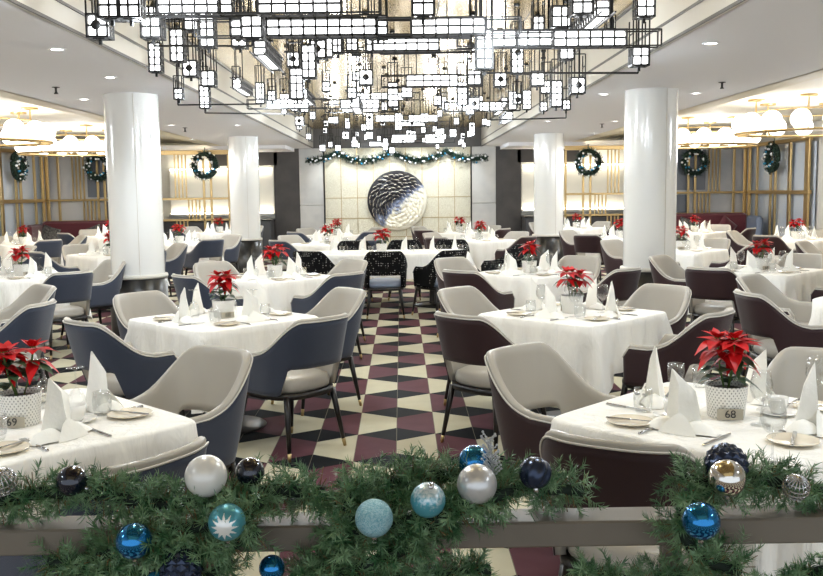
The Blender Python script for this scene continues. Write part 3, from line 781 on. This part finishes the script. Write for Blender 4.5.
def chair(kind, x, y, ang, where, far=False):
    """ang: direction the sitter faces, degrees from +X"""
    if not seen((x, y, .6), 60): return
    CH[kind].place((x, y, 0), R(ang-90), '%s, %s' % (CHL[kind], where), {'navy': 'navy chairs at the tables', 'maroon': 'maroon chairs at the tables', 'black': 'black dotted chairs at the centre table'}[kind], 'chair', None, ('ferrule', 'piping') if far and CH[kind].used else ())

# ------------------------------------------------------------------ table ware
def cloth_mesh(half, seed):
    rd = random.Random(seed); t = MB(); n = 96; ph = [rd.random()*6 for _ in range(4)]
    def sq(a, h, e=.075):
        c, s_ = math.cos(a), math.sin(a); m_ = (abs(c)**(1/e)+abs(s_)**(1/e))**e; return c/m_*h, s_/m_*h
    rings = []
    for k_ in (.02, .4, .8, .97): rings.append([(*[q*k_ for q in sq(2*PI*j/n, half)], .757) for j in range(n)])
    rings.append([(*sq(2*PI*j/n, half*.995), .7555) for j in range(n)])
    rings.append([(*sq(2*PI*j/n, half+.006), .748) for j in range(n)])
    for q in range(1, 9):
        f = q/8; ring = []
        for j in range(n):
            a = 2*PI*j/n; x, y = sq(a, half+.008, .075+.07*f)
            cr = max(0, math.cos(4*(a-PI/4)))**3      # 1 at corners
            drop = .32+.15*cr
            amp = (.026+.045*cr)*f
            o = 1+(amp*(math.sin(a*17+ph[0]+1.3*math.sin(a*3+ph[3])))+.5*amp*math.sin(a*31+ph[1]+f)+.07*f*cr+.015*f)/half
            ring.append((x*o, y*o, .748-drop*f+.006*math.sin(a*11+ph[2])*f))
        rings.append(ring)
    t.loft(rings, True, False, False); return t
def napkin_mb(seed=0):
    """starched napkin folded to a standing sail with splayed base flaps"""
    t = MB()
    L = [(-.05, .018, 0), (-.046, .012, .05), (-.041, .006, .10), (-.034, .002, .145), (.018, -.002, .2)]
    C = [(-.004, -.034, 0), (-.002, -.032, .05), (.002, -.026, .10), (.004, -.018, .165), (.026, -.004, .215)]
    Q = [(.05, .02, 0), (.046, .014, .05), (.04, .008, .10), (.036, .003, .15), (.03, 0, .208)]
    B = [(0, .034, 0), (0, .028, .05), (.004, .02, .10), (.006, .01, .155), (.024, .003, .204)]
    for A, D in ((L, C), (C, Q), (Q, B), (B, L)):
        vs = []
        for a, d in zip(A, D):
            for k in range(5):
                u = k/4; x, y, z = [a[i]*(1-u)+d[i]*u for i in range(3)]; b = .006*math.sin(PI*u)*(1-z/.25)
                vs.append((x, y+b, z+.004*math.sin(PI*u)))
        t.add(vs, [(i*5+j, i*5+j+1, (i+1)*5+j+1, (i+1)*5+j) for i in range(4) for j in range(4)], 0, True)
    for sg in (-1, 1):                       # turned back base flaps
        vs = []
        for i in range(7):
            u = i/6
            for v in range(5):
                w = v/4
                vs.append((sg*(.02+.075*u), (-.05+.10*w)*(1-.55*u), .003+(.036+.02*u)*math.sin(PI*w)**.8*(1-u**2)+.012*u*(1-u)))
        t.add(vs, [(i*5+j, i*5+j+1, (i+1)*5+j+1, (i+1)*5+j) for i in range(6) for j in range(4)], 0, True)
    vs = []
    for i in range(6):
        u = i/5; w_ = .05*(1-u)**.7+.001
        for v in (-1, 0, 1): vs.append((v*w_-.004, -.052+.024*u-.006*(v == 0), .002+.07*u))
    t.add(vs, [(i*3+j, i*3+j+1, (i+1)*3+j+1, (i+1)*3+j) for i in range(5) for j in range(2)], 0, True)
    return t
_n = napkin_mb(); _n.v = [(x*1.2, y*1.2, z*1.08) for x, y, z in _n.v]
NAP = [_n.mesh('napkin', M['napkin'])]
_n.v = [(-x*1.12, y, z*.93) for x, y, z in _n.v]; _n.f = [tuple(reversed(f)) for f in _n.f]
NAP.append(_n.mesh('napkin', M['napkin']))
def lathe_me(name, prof, m, n=20, cap0=True): return MB().lathe(prof, n, cap0=cap0).mesh(name, m)
WINE_UP = lathe_me('wine_glass', [(.034, 0), (.034, .002), (.006, .006), (.004, .02), (.0035, .075), (.01, .085), (.03, .10), (.04, .13), (.038, .16), (.03, .195), (.0285, .195), (.036, .16), (.038, .13), (.028, .103), (.001, .09)], M['glass'])
WINE_DN = lathe_me('upturned_wine_glass', [(.03, 0), (.037, .04), (.036, .07), (.02, .1), (.005, .112), (.0035, .125), (.0035, .172), (.007, .184), (.034, .188), (.034, .190), (.001, .191)], M['glass'], cap0=False)
TUMB = lathe_me('water_tumbler', [(.026, 0), (.034, .02), (.037, .05), (.033, .09), (.031, .09), (.035, .05), (.032, .02), (.001, .008)], M['glass'])
PLATE = lathe_me('bread_plate', [(.045, 0), (.05, .002), (.083, .012), (.084, .014), (.08, .014), (.05, .006), (.001, .005)], M['china'], 28)
SAUCER = lathe_me('saucer', [(.04, 0), (.045, .002), (.075, .012), (.075, .014), (.05, .006), (.001, .005)], M['china_white'], 28)
def knife_mb():
    t = MB(); t.rbox((-.045, 0, .004), (.09, .012, .007), .002); 
    vs = [(0, -.006, .004), (0, .006, .004), (.09, -.009, .004), (.09, .005, .004), (.115, .003, .004), (0, -.006, .006), (0, .006, .006), (.09, -.009, .005), (.09, .005, .005), (.115, .003, .005)]
    t.add(vs, [(0, 1, 3, 2), (2, 3, 4), (5, 7, 8, 6), (7, 9, 8), (0, 2, 7, 5), (1, 6, 8, 3), (2, 4, 9, 7), (3, 8, 9, 4)]); return t
KNIFE = knife_mb().mesh('knife', M['steel'])
def fork_mb():
    t = MB(); t.tube([(-.1, 0, .003), (-.05, 0, .006), (.02, 0, .004), (.04, 0, .004)], [.006, .004, .003, .006], 6)
    t.box((.055, 0, .005), (.03, .022, .003))
    for k_ in range(4): t.bar((.068, -.0095+.0063*k_, .005), (.1, -.0095+.0063*k_, .007), .003)
    return t
FORK = fork_mb().mesh('fork', M['steel'])
def cup_mb():
    t = MB().lathe([(.022, 0), (.024, .004), (.034, .03), (.038, .06), (.036, .06), (.032, .03), (.02, .008), (.001, .006)], 20, cap0=True)
    t.tube([(.036, 0, .05), (.055, 0, .052), (.062, 0, .036), (.05, 0, .02), (.032, 0, .022)], .004, 6); return t
CUP = cup_mb().mesh('coffee_cup', M['china_white'])

def leaf(t, base, az, el, L, W, droop=.3, mi=0, tooth=False):
    d = Vector((math.cos(az)*math.cos(el), math.sin(az)*math.cos(el), math.sin(el))); sd = Vector((-math.sin(az), math.cos(az), 0)); nm = d.cross(sd)
    if nm.z < 0: nm = -nm
    K = 7; vs = []
    for i in range(K+1):
        u = i/K; w = W*math.sin(PI*min(1, u**.75))*(1-.15*u) if i not in (0, K) else .0006
        if tooth and i in (3, 5): w *= 1.25
        c = Vector(base)+d*L*u-Vector((0, 0, 1))*droop*L*u*u
        for v, h in ((-1, .22), (0, 0), (1, .22)): vs.append(c+sd*w*v+nm*w*h)
    t.add(vs, [(i*3+j, i*3+j+1, (i+1)*3+j+1, (i+1)*3+j) for i in range(K) for j in range(2)], mi, True)
def poinsettia_proto(seed, heads=3, spread=.055):
    rd = random.Random(seed); r = thing('poinsettia')
    p = MB().lathe([(.062, 0), (.066, .004), (.076, .115), (.078, .12), (.074, .12), (.072, .1), (.06, .01)], 32, cap0=True)
    obj('pot', p, r, M['pot']); obj('soil', MB().lathe([(.073, .1), (.04, .108), (.001, .11)], 20), r, M['soil'])
    st = MB(); br = MB(); lv = MB(); cy = MB()
    hs = []
    for h in range(heads):
        a = 2*PI*h/heads+rd.random(); rr = spread*(1 if heads > 1 else 0)*rd.uniform(.7, 1.2); hs.append((rr*math.cos(a), rr*math.sin(a), rd.uniform(.255, .305)))
    for x, y, z in hs:
        st.tube([(x*.2, y*.2, .1), (x*.7, y*.7, .18), (x, y, z)], .004, 5)
        a0 = rd.random()*6
        for i in range(7): leaf(br, (x, y, z), a0+i*2*PI/7+rd.uniform(-.15, .15), rd.uniform(-.1, .3), rd.uniform(.085, .115), rd.uniform(.024, .031), rd.uniform(.1, .5))
        for i in range(6): leaf(br, (x, y, z+.008), a0+.4+i*2*PI/6, rd.uniform(.45, .9), rd.uniform(.055, .075), .018, .2)
        for i in range(4): leaf(br, (x*1.1, y*1.1, z-.04), a0+.3+i*PI/2, rd.uniform(-.2, .1), rd.uniform(.08, .1), .026, .6)
        for i in range(5): cy.sphere((x+.008*math.cos(i*1.3), y+.008*math.sin(i*1.3), z+.012), .004, 6, 4)
    for i in range(16):
        x, y, z = hs[i % heads]; a = rd.random()*2*PI; zz = rd.uniform(.14, .24); leaf(lv, (x*.7, y*.7, zz), a, rd.uniform(-.1, .5), rd.uniform(.08, .12), .026, .5, tooth=True)
    obj('stems', st, r, M['stem']); obj('bracts', br, r, M['red']); obj('leaves', lv, r, M['leafgreen']); obj('flower_buds', cy, r, M['stem'])
    return r
PS = [Proto(poinsettia_proto(3)), Proto(poinsettia_proto(9, 3, .05)), Proto(poinsettia_proto(14, 4, .06))]
def text_mesh(txt, size, m):
    cu = bpy.data.curves.new('txt', 'FONT'); cu.body = txt; cu.size = size; cu.extrude = .0006; cu.align_x = 'CENTER'; cu.align_y = 'CENTER'
    o = bpy.data.objects.new('txt', cu); COL.objects.link(o); dg = bpy.context.evaluated_depsgraph_get()
    me = bpy.data.meshes.new_from_object(o.evaluated_get(dg)); bpy.data.objects.remove(o); bpy.data.curves.remove(cu)
    me.materials.clear(); me.materials.append(m); return me
def number_plate(pl, txt, rz, shift=0):
    q = obj('number_plate', MB().rbox((0, 0, .021), (.092, .004, .04), .001), pl, M['plate_tag'])
    q.location = (math.sin(rz)*.077, -math.cos(rz)*.077, .003); q.rotation_euler = (R(-5), 0, rz); q['label'] = 'taupe table number plate reading '+txt
    n = obj('number', text_mesh(txt, .04, M['ink']), q); n.rotation_euler = (R(90), 0, 0); n.location = (shift, -.0032, .021)

tb = thing('dining_table')
obj('tabletop', MB().lathe([(.3, .722), (.42, .724), (.42, .752), (.001, .753)], 40, cap0=True), tb, M['leg'])
obj('pedestal', MB().lathe([(.05, .02), (.04, .05), (.04, .72)], 16), tb, M['base_disc'])
obj('base', MB().lathe([(.26, 0), (.27, .008), (.26, .016), (.1, .03), (.05, .034)], 32, cap0=True), tb, M['base_disc'])
TB = Proto(tb)
CL = [Proto(obj('tablecloth', cloth_mesh(.475, i), None, M['linen'])) for i in range(4)]
SIDE = {45: 'back right', 135: 'back left', 225: 'front left', 315: 'front right'}
def place(name, me, p, rz, label, cat, group, rx=0):
    if not seen(p, 12): return
    o = obj(name, me, None, None, p); o.rotation_euler = (rx, 0, rz); tag(o, label, cat, group); return o
TABLES = []
def table(x, y, T, kind, lvl, chairs=None, rot=0, glass='down', flower=0, fz=0, fo=(0, 0)):
    """lvl 2 near, 1 middle, 0 far"""
    i = len(TABLES); TABLES.append((x, y)); rd = random.Random(i*7+1)
    TB.place((x, y, 0), R(45+rot), 'pedestal dining table under white linen, '+T, 'cloth covered dining tables', 'table', None)
    CL[i % 4].place((x, y, .001), R(45+rot+(0 if i < 4 else 90*(i % 4))), 'white tablecloth over the '+T, 'white tablecloths', 'tablecloth')
    zt = .7585
    pl = PS[flower].place((x+fo[0], y+fo[1], zt), R(fz), 'red poinsettia in white pot on the '+T, 'poinsettias on the tables', 'potted plant')
    for a in (45, 135, 225, 315):
        sd = SIDE[a]; d = Vector((math.cos(R(a+rot)), math.sin(R(a+rot)), 0)); s_ = Vector((-d.y, d.x, 0)); c = Vector((x, y, zt))
        wh = '%s of the %s' % (sd, T)
        ch = (chairs or {}).get(a, 0)
        if ch is not None and ch != 'x':
            dist, da, lat = ch if ch else (.8+rd.uniform(-.04, .05), rd.uniform(-10, 10), rd.uniform(-.05, .05))
            q = c+d*dist+s_*lat; chair(kind, q.x, q.y, a+rot+180+da, wh, lvl == 0)
        rz = R(a+rot+90)
        place('napkin', NAP[(a//90+i) % 2], c+d*.3+s_*rd.uniform(-.03, .03), rz+rd.uniform(-.5, .5), 'upright folded white napkin, '+wh, 'napkin', 'folded napkins')
        q = c+d*.33-s_*.2
        place('bread_plate', PLATE, q, 0, 'ivory bread plate, '+wh, 'plate', 'bread plates')
        if lvl >= 1:
            o = place('knife', KNIFE, q+Vector((0, 0, .011)), rz+R(20), 'butter knife on bread plate, '+wh, 'knife', 'butter knives')
            place('knife', KNIFE, c+d*.34+s_*.13, rz+R(90), 'silver table knife, '+wh, 'knife', 'table knives')
            place('fork', FORK, c+d*.34-s_*.1, rz+R(90), 'silver fork, '+wh, 'fork', 'forks')
        ga = c+d*.16+s_*.13; gb = c+d*.2+s_*.2
        if lvl == 2: pass
        elif glass == 'down': place('wine_glass', WINE_DN, ga, 0, 'upturned wine glass, '+wh, 'wine glass', 'wine glasses')
        else: place('wine_glass', WINE_UP, ga, 0, 'upright wine glass, '+wh, 'wine glass', 'wine glasses')
        if lvl < 2: place('water_tumbler', TUMB, gb, 0, 'clear water tumbler, '+wh, 'glass', 'water tumblers')
        if lvl == 2 and a in (45, 225):
            place('saucer', SAUCER, c+d*.15-s_*.13, 0, 'white saucer, '+wh, 'saucer', 'saucers')
            place('coffee_cup', CUP, c+d*.15-s_*.13+Vector((0, 0, .006)), rz, 'white coffee cup on saucer, '+wh, 'cup', 'coffee cups')
    return pl
p = table(-1.34, 3.38, 'left foreground table', 'navy', 2, {45: 'x', 315: 'x', 225: None, 135: None}, flower=0)
chair('navy', -.89, 2.78, 148, 'front right of the left foreground table')
chair('navy', -.97, 4.15, 232, 'back right of the left foreground table')
number_plate(p, '69', R(-2), 0)
p = table(1.27, 3.34, 'right foreground table numbered 68', 'maroon', 2, {135: 'x', 225: 'x', 315: None}, glass='up', flower=1)
chair('maroon', .85, 2.96, 60, 'front left of the right foreground table numbered 68')
chair('maroon', .81, 4.1, 312, 'back left of the right foreground table numbered 68')
number_plate(p, '68', R(-8))
def at_z(px, py, z): d = ray(px, py); return CAM+d*((z-CAM.z)/d.z)
for px, py, wh in ((75, 367, 'right of the poinsettia'), (43, 358, 'just behind the poinsettia'), (8, 372, 'at the left picture edge')):
    p = at_z(px, py, .95); place('wine_glass', WINE_DN, (p.x, p.y, .7585), 0, 'upturned wine glass on left foreground table, '+wh, 'wine glass', 'wine glasses')
for px, py, wh in ((102, 404, 'by the bread plate'), (41, 398, 'right behind the pot'), (-4, 428, 'in front of the number plate')):
    p = at_z(px, py, .80); place('water_tumbler', TUMB, (p.x, p.y, .7585), 0, 'water tumbler on left foreground table, '+wh, 'glass', 'water tumblers')
for px, py, wh in ((762, 372, 'just right of the poinsettia'), (817, 358, 'at the right picture edge'), (774, 400, 'in front of the coffee cup')):
    p = at_z(px, py, .95); place('wine_glass', WINE_UP, (p.x, p.y, .7585), 0, 'upright wine glass on right foreground table, '+wh, 'wine glass', 'wine glasses')
for px, py, wh in ((643, 398, 'beside the front left bread plate'), (676, 372, 'left of the poinsettia'), (701, 375, 'just behind the poinsettia')):
    p = at_z(px, py, .81); place('water_tumbler', TUMB, (p.x, p.y, .7585), 0, 'water tumbler on right foreground table, '+wh, 'glass', 'water tumblers')
table(-1.14, 6.27, 'second table left of the aisle', 'navy', 1, {315: (.77, 4, -.03), 225: (.75, 0, .05)}, flower=1, fz=40)
table(1.24, 6.27, 'second table right of the aisle', 'maroon', 1, {225: (.8, -4, -.05), 315: 'x'}, glass='up', flower=0, fz=200)
chair('maroon', 1.77, 5.72, 140, 'front right of the second table right of the aisle')
table(-1.2, 9.3, 'third table left of the aisle', 'navy', 1, {}, flower=2)
table(1.38, 9.4, 'third table right of the aisle', 'maroon', 1, {}, glass='up', flower=1, fz=100)
table(-3.7, 6.8, 'near left table half out of view', 'navy', 1, {315: 'x', 45: 'x'}, flower=2)
chair('navy', -2.75, 6.5, 176, 'front right of the near left table half out of view')
chair('navy', -3.1, 7.45, 222, 'back right of the near left table half out of view')
table(3.8, 6.85, 'near right table at the picture edge', 'maroon', 1, {225: 'x', 135: 'x'}, glass='up', flower=2)
chair('maroon', 2.84, 6.55, 4, 'front left of the near right table at the picture edge')
chair('maroon', 3.2, 7.5, 315, 'back left of the near right table at the picture edge')
table(-3.95, 9.8, 'left table before the left column', 'navy', 1, {}, flower=0, fz=70)
table(3.74, 9.35, 'right table beyond the near column', 'maroon', 1, {}, glass='up', flower=0, fz=20)
# long centre table closing the aisle
TC = (-.1, 12.9); T = 'long centre table'
lt = thing('dining_table', (TC[0], TC[1], 0), 0, 'long dining table under linen closing the end of the aisle', 'table', 'cloth covered dining tables')
obj('tabletop', MB().rbox((0, 0, .738), (2.0, .86, .03), .01), lt, M['leg'])
for x in (-.6, .6):
    pd = obj('pedestal', MB().lathe([(.05, .02), (.04, .05), (.04, .72)], 16, (x, 0, 0)), lt, M['base_disc'])
    obj('base', MB().lathe([(.26, 0), (.27, .008), (.26, .016), (.1, .03), (.05, .034)], 32, (x, 0, 0), cap0=True), pd, M['base_disc'])
me = cloth_mesh(.475, 9)
me.v = [(x*2.3, y*1.05, z) for x, y, z in me.v]
o = obj('tablecloth', me, None, M['linen'], (TC[0], TC[1], .001)); tag(o, 'wide white tablecloth over the long centre table', 'tablecloth', 'white tablecloths')
PS[2].place((-.2, 12.85, .7585), R(30), 'red poinsettia in white pot on the long centre table', 'poinsettias on the tables', 'potted plant')
for x, y, a, wh in ((-.98, 11.95, 62, 'front left'), (-.14, 11.75, 92, 'front middle'), (.56, 11.8, 128, 'front right'), (1.42, 12.35, 195, 'right end'), (-.62, 13.75, 275, 'back left'), (.12, 13.8, 268, 'back middle'), (.8, 13.75, 262, 'back right')):
    chair('black', x, y, a, '%s of the %s' % (wh, T))
for i, x in enumerate((-.85, -.45, .12, .5, .8)):
    ps = ('far left', 'left', 'middle', 'right', 'far right')[i]
    place('napkin', NAP[0], (x, 12.62, .7585), .3*i, 'upright folded white napkin, %s on the long centre table' % ps, 'napkin', 'folded napkins')
    place('wine_glass', WINE_DN, (x+.16, 12.72, .7585), 0, 'upturned wine glass, %s on the long centre table' % ps, 'wine glass', 'wine glasses')
    place('water_tumbler', TUMB, (x+.1, 12.85, .7585), 0, 'clear water tumbler, %s on the long centre table' % ps, 'glass', 'water tumblers')
far = [(-1.13, 15.3, 'fifth table, left of centre'), (-1.2, 18.3, 'last table left of centre'), (1.4, 15.7, 'fifth table, right of centre'), (1.25, 18.7, 'last table right of centre'),
       (-4.05, 13.2, 'left table just behind near column'), (-3.75, 16.0, 'left table between the two columns'), (-3.9, 20.3, 'farthest left table by far column'),
       (3.9, 12.6, 'right table just behind near column'), (3.84, 15.9, 'right table between the two columns'), (3.9, 20.2, 'farthest right table by far column'),
       (-6.6, 16.4, 'outer left table under globe lamps'), (-5.9, 19.2, 'outer left table before the banquette'), (-6.2, 13.0, 'outer left table nearest picture edge'),
       (5.67, 17.6, 'outer right table before the banquette'), (6.45, 14.9, 'outer right table under globe lamps'), (6.3, 11.7, 'outer right table nearest picture edge')]
for i, (x, y, T) in enumerate(far):
    table(x, y, T, 'navy' if x < 0 else 'maroon', 0, {}, glass='down' if x < 0 else 'up', flower=i % 3, fz=i*50)

# ------------------------------------------------------------------ foreground rail
t = MB().rbox((0, 1.935, .872), (6.4, .09, .056), .004)
rl = thing('handrail', (0, 0, 0), 0, 'bronze grey metal handrail across the foreground, carrying the pine garland', 'handrail')
obj('top_rail', t, rl, M['rail'])
for x in (-2.4, -1.2, -.54, .66, 2.4): obj('post', MB().rbox((x, 1.95, .422), (.04, .04, .845), .004), rl, M['rail'])

def garland(name, segs, label):
    r = thing('pine_garland', (0, 0, 0), 0, label, 'garland')
    t = MB(); tw = MB(); co_ = MB(); rd = random.Random(len(segs)*3+1); random.seed(len(segs))
    for pts, rad, dens in segs:
        P = [at_y(*q) for q in pts]
        # resample
        tot = 0; path = []
        for a, b in zip(P, P[1:]):
            n = max(1, int((b-a).length/.012))
            for i in range(n): path.append((a.lerp(b, i/n), (b-a).normalized()))
        co_.tube([p for p, d in path[::3]] + [P[-1]], .014, 6)
        for p, d in path:
            for k_ in range(dens+2):
                v = Vector((rd.gauss(0, 1), rd.gauss(0, 1), rd.gauss(0, 1))); v -= d*v.dot(d)*.75
                v = v.normalized()
                if v.y > .3: v.y *= .4
                L = rad*rd.uniform(.7, 1.25)
                needles(t, p+v*.006, v+d*.6*rd.choice((-1, 1)), L*1.1, 38, .028, .0011, 0, .78)
                tw.tube([p, p+(v+d*.3).normalized()*L*.8], .0011, 3)
    for src, mi in ((tw, 1), (co_, 2)):
        t.add(src.v, src.f, mi, True)
    obj('foliage', t, r, [M['needle'], M['twig'], M['dark_green']])
garland('a', [([(-45, 505, 1.92), (0, 500, 1.92), (40, 492, 1.93), (110, 494, 1.93), (150, 505, 1.9), (215, 500, 1.9), (270, 490, 1.93), (325, 492, 1.93)], .055, 2),
              ([(95, 560, 1.85), (130, 548, 1.83), (180, 530, 1.83), (235, 520, 1.83), (260, 500, 1.88)], .055, 2),
              ([(125, 535, 1.85), (170, 552, 1.83), (225, 548, 1.83), (258, 528, 1.85)], .05, 2),
              ([(335, 530, 1.86), (375, 528, 1.85), (415, 520, 1.85), (460, 508, 1.86)], .05, 2),
              ([(330, 500, 1.9), (380, 500, 1.91), (440, 490, 1.92)], .05, 1),
              ([(50, 562, 1.9), (120, 575, 1.86), (200, 585, 1.86), (230, 560, 1.86)], .055, 2),
              ([(290, 582, 1.95), (340, 560, 1.86), (350, 520, 1.85), (345, 490, 1.9), (385, 485, 1.93), (430, 475, 1.95), (490, 478, 1.95), (540, 488, 1.95), (583, 490, 1.95)], .055, 2),
              ([(340, 575, 1.86), (380, 560, 1.84), (420, 540, 1.84), (440, 515, 1.84), (485, 500, 1.86), (510, 490, 1.9)], .05, 2),
              ([(360, 585, 1.9), (430, 575, 1.95), (490, 570, 1.97)], .045, 2)],
        'dense green pine garland wound round the handrail from the left edge to past the middle')
garland('b', [([(680, 475, 1.93), (720, 490, 1.9), (760, 478, 1.93), (810, 490, 1.95), (860, 500, 1.95)], .05, 2),
              ([(690, 490, 1.88), (680, 530, 1.84), (700, 560, 1.84), (740, 570, 1.84)], .055, 2),
              ([(580, 572, 2.0), (640, 582, 1.95), (700, 575, 1.9)], .045, 2),
              ([(770, 590, 1.95), (820, 572, 1.95), (860, 565, 1.95)], .035, 2)],
        'green pine garland wound round the right end of the handrail')

def ball(px, py, dpx, Y, m, label, kind='ball', cap=True, tilt=0):
    p = at_y(px, py, Y); rr = dpx/2/F*(p-CAM).dot(fwd)
    r = thing('bauble', p, 0, label, 'christmas ornament', 'ornaments on the rail garland')
    t = MB()
    if kind == 'ball': t.sphere((0, 0, 0), rr, 40, 24)
    elif kind == 'facet':
        n, mm = 14, 9
        for i in range(mm):
            for j in range(n):
                a0, a1 = PI*i/mm, PI*(i+1)/mm; sh = .5*(i % 2)
                def P(a, b, q=1): return (rr*q*math.sin(a)*math.cos(b), rr*q*math.sin(a)*math.sin(b), rr*q*math.cos(a))
                b0, b1 = 2*PI*(j+sh)/n, 2*PI*(j+1+sh)/n; c = P((a0+a1)/2, (b0+b1)/2, 1.07)
                v = [P(a0, b0), P(a0, b1), P(a1, b1), P(a1, b0), c]
                t.add(v, [(0, 1, 4), (1, 2, 4), (2, 3, 4), (3, 0, 4)])
    elif kind == 'twist':
        rings = []
        for i in range(25):
            a = PI*i/24; rings.append([(rr*math.sin(a)*(1+.06*math.sin(8*b+3*a))*math.cos(b), rr*math.sin(a)*(1+.06*math.sin(8*b+3*a))*math.sin(b), rr*math.cos(a)) for b in [2*PI*j/64 for j in range(64)]])
        t.loft(rings, True)
    else:
        for i in range(9):
            a = PI*i/9
            t.tube([(rr*math.cos(2*PI*j/24)*math.cos(a), rr*math.cos(2*PI*j/24)*math.sin(a), rr*math.sin(2*PI*j/24)) for j in range(24)], .0016, 4, closed=True)
        for z in (-.6, -.2, .2, .6):
            q = math.sqrt(1-z*z)*rr; t.tube([(q*math.cos(2*PI*j/24), q*math.sin(2*PI*j/24), rr*z) for j in range(24)], .0016, 4, closed=True)
    obj('ball', t, r, m)
    if cap:
        c = obj('cap', MB().lathe([(.006, rr-.002), (.006, rr+.006), (.001, rr+.007)], 12), r, M['o_cap'])
        obj('loop', MB().tube([(.004*math.cos(2*PI*j/10), 0, rr+.01+.004*math.sin(2*PI*j/10)) for j in range(10)], .0006, 4, closed=True), c, M['o_cap'])
    r.rotation_euler = (R(25), R(tilt), 0) if kind != 'ball' or m in (M['o_frost'],) else (0, R(tilt), 0)
    return r
ball(72, 481, 31, 1.90, M['o_navy'], 'glossy dark navy bauble in the garland near the left edge', tilt=120)
ball(206, 476, 42, 1.86, M['o_pearl'], 'large pearl white bauble in the garland left of the middle', tilt=170)
ball(250, 472, 29, 1.91, M['o_navy'], 'glossy dark navy bauble beside the large pearl white bauble', tilt=150)
ball(227, 522, 37, 1.79, M['o_flake'], 'teal bauble with a white snowflake burst hanging before the rail', tilt=180)
ball(134, 541, 36, 1.78, M['o_blue'], 'shiny bright blue bauble below the rail on the left', tilt=180)
ball(181, 569, 42, 1.80, M['o_facet'], 'dark faceted bauble cut off at the bottom edge, below the snowflake one', 'facet', tilt=180)
ball(272, 568, 26, 1.86, M['o_blue'], 'small bright blue bauble under the rail at the bottom edge', tilt=180)
ball(374, 518, 38, 1.78, M['o_glitter'], 'light blue glitter bauble before the rail near the middle', tilt=180)
ball(428, 500, 35, 1.80, M['o_frost'], 'satin teal bauble with a frosted top, right of the glitter bauble', tilt=10)
ball(477, 484, 40, 1.84, M['o_silver'], 'silver pearl bauble in front of a blue one, right of the middle', tilt=180)
ball(475, 462, 34, 1.93, M['o_blue'], 'bright blue bauble peeking out behind the silver pearl one', tilt=90)
ball(535, 473, 32, 1.90, M['o_facet'], 'dark grey blue twisted bauble near the end of the left garland', 'twist', tilt=180)
ball(726, 465, 42, 1.90, M['o_facet'], 'dark navy faceted bauble in the right garland', 'facet', tilt=180)
ball(727, 478, 37, 1.82, M['o_mirror'], 'silver mirror bauble in front of the faceted one', tilt=180)
ball(701, 521, 38, 1.78, M['o_blue'], 'shiny bright blue bauble before the rail at the right', tilt=180)
ball(796, 487, 26, 1.88, M['o_cap'], 'silver openwork wire bauble near the right edge', 'wire', False)
ball(2, 482, 28, 1.88, M['o_cap'], 'silver openwork wire bauble cut off by the left edge', 'wire', False)
ball(157, 583, 24, 1.83, M['o_blue_dot'], 'teal bauble mostly below the bottom edge', tilt=180)
# silver glitter spray
r = thing('glitter_spray', at_y(494, 497, 1.87), 0, 'silver glitter spray of sprigs standing up behind the silver pearl bauble', 'decoration')
t = MB(); random.seed(4)
top = Vector((-.012, .0, .125)); t.tube([(0, 0, 0), top*.5+Vector((.004, 0, 0)), top], .0016, 5)
for i in range(34):
    u = .3+.7*i/34; p = top*u; a = random.random()*6.28
    d = Vector((math.cos(a)*.8, math.sin(a)*.5, .75)).normalized(); q = p+d*.026*(1.25-u*.5); t.tube([p, q], .0012, 4); t.sphere(q, .0028, 6, 4)
    for k_ in range(2): t.sphere(p.lerp(q, .4+.3*k_)+Vector((random.uniform(-.003, .003), 0, 0)), .002, 5, 3)
obj('sprigs', t, r, M['glitter'])

# ------------------------------------------------------------------ lights
def area(loc, sx, sy, power, col=(1, .96, .9), tgt=None):
    l = bpy.data.lights.new('area', 'AREA'); l.shape = 'RECTANGLE'; l.size = sx; l.size_y = sy; l.energy = power; l.color = col
    o = bpy.data.objects.new('area_lamp', l); COL.objects.link(o); o.location = loc
    if tgt is not None: o.rotation_euler = (Vector(tgt)-Vector(loc)).to_track_quat('-Z', 'Y').to_euler()
    return o
for s in (-1, 1):
    for y in (1.0, -1.2): spot((s*3.2, y, H-.03), 60, R(140), .05)  # added unseen spots over the camera end, lighting the foreground
def point(loc, power, r=.12, col=(.85, .93, 1)):
    l = bpy.data.lights.new('point', 'POINT'); l.energy = power; l.shadow_soft_size = r; l.color = col
    o = bpy.data.objects.new('fill_lamp', l); COL.objects.link(o); o.location = loc
for i in range(9):                           # added points below the lanterns, lighting fascia, ceiling and tables
    for sx in (-1, 1): point((sx*1.05+.3*(-1)**i, 3.2+2.35*i, 2.5), 24)
for s in (-1, 1):                            # added points below the globe rings; the front pair has no ring
    for y in (10.0, 14.0, 18.2): point((s*6.2, y, 2.3), 34, .3, (.95, .97, 1))
for x in (-1.4, -.5, .5, 1.4): spot((x, YB-1.0, HM-.05), 60, R(75), .05, tgt=(x, YB, 1.3))  # added wash spots without fixtures, brightening the artwork wall
w = bpy.data.worlds.new('world'); scene.world = w; w.use_nodes = True
w.node_tree.nodes['Background'].inputs[0].default_value = (.84, .92, 1, 1); w.node_tree.nodes['Background'].inputs[1].default_value = .7  # added even fill, reaching the front through the open end behind the camera
vs = scene.view_settings; vs.view_transform = 'Standard'; vs.look = 'None'; vs.gamma = 1; vs.exposure = .88; vs.use_curve_mapping = False
scene.cycles.use_denoising = True
scene.cycles.max_bounces = 8; scene.cycles.diffuse_bounces = 4; scene.cycles.transparent_max_bounces = 24
scene.cycles.sample_clamp_indirect = 8
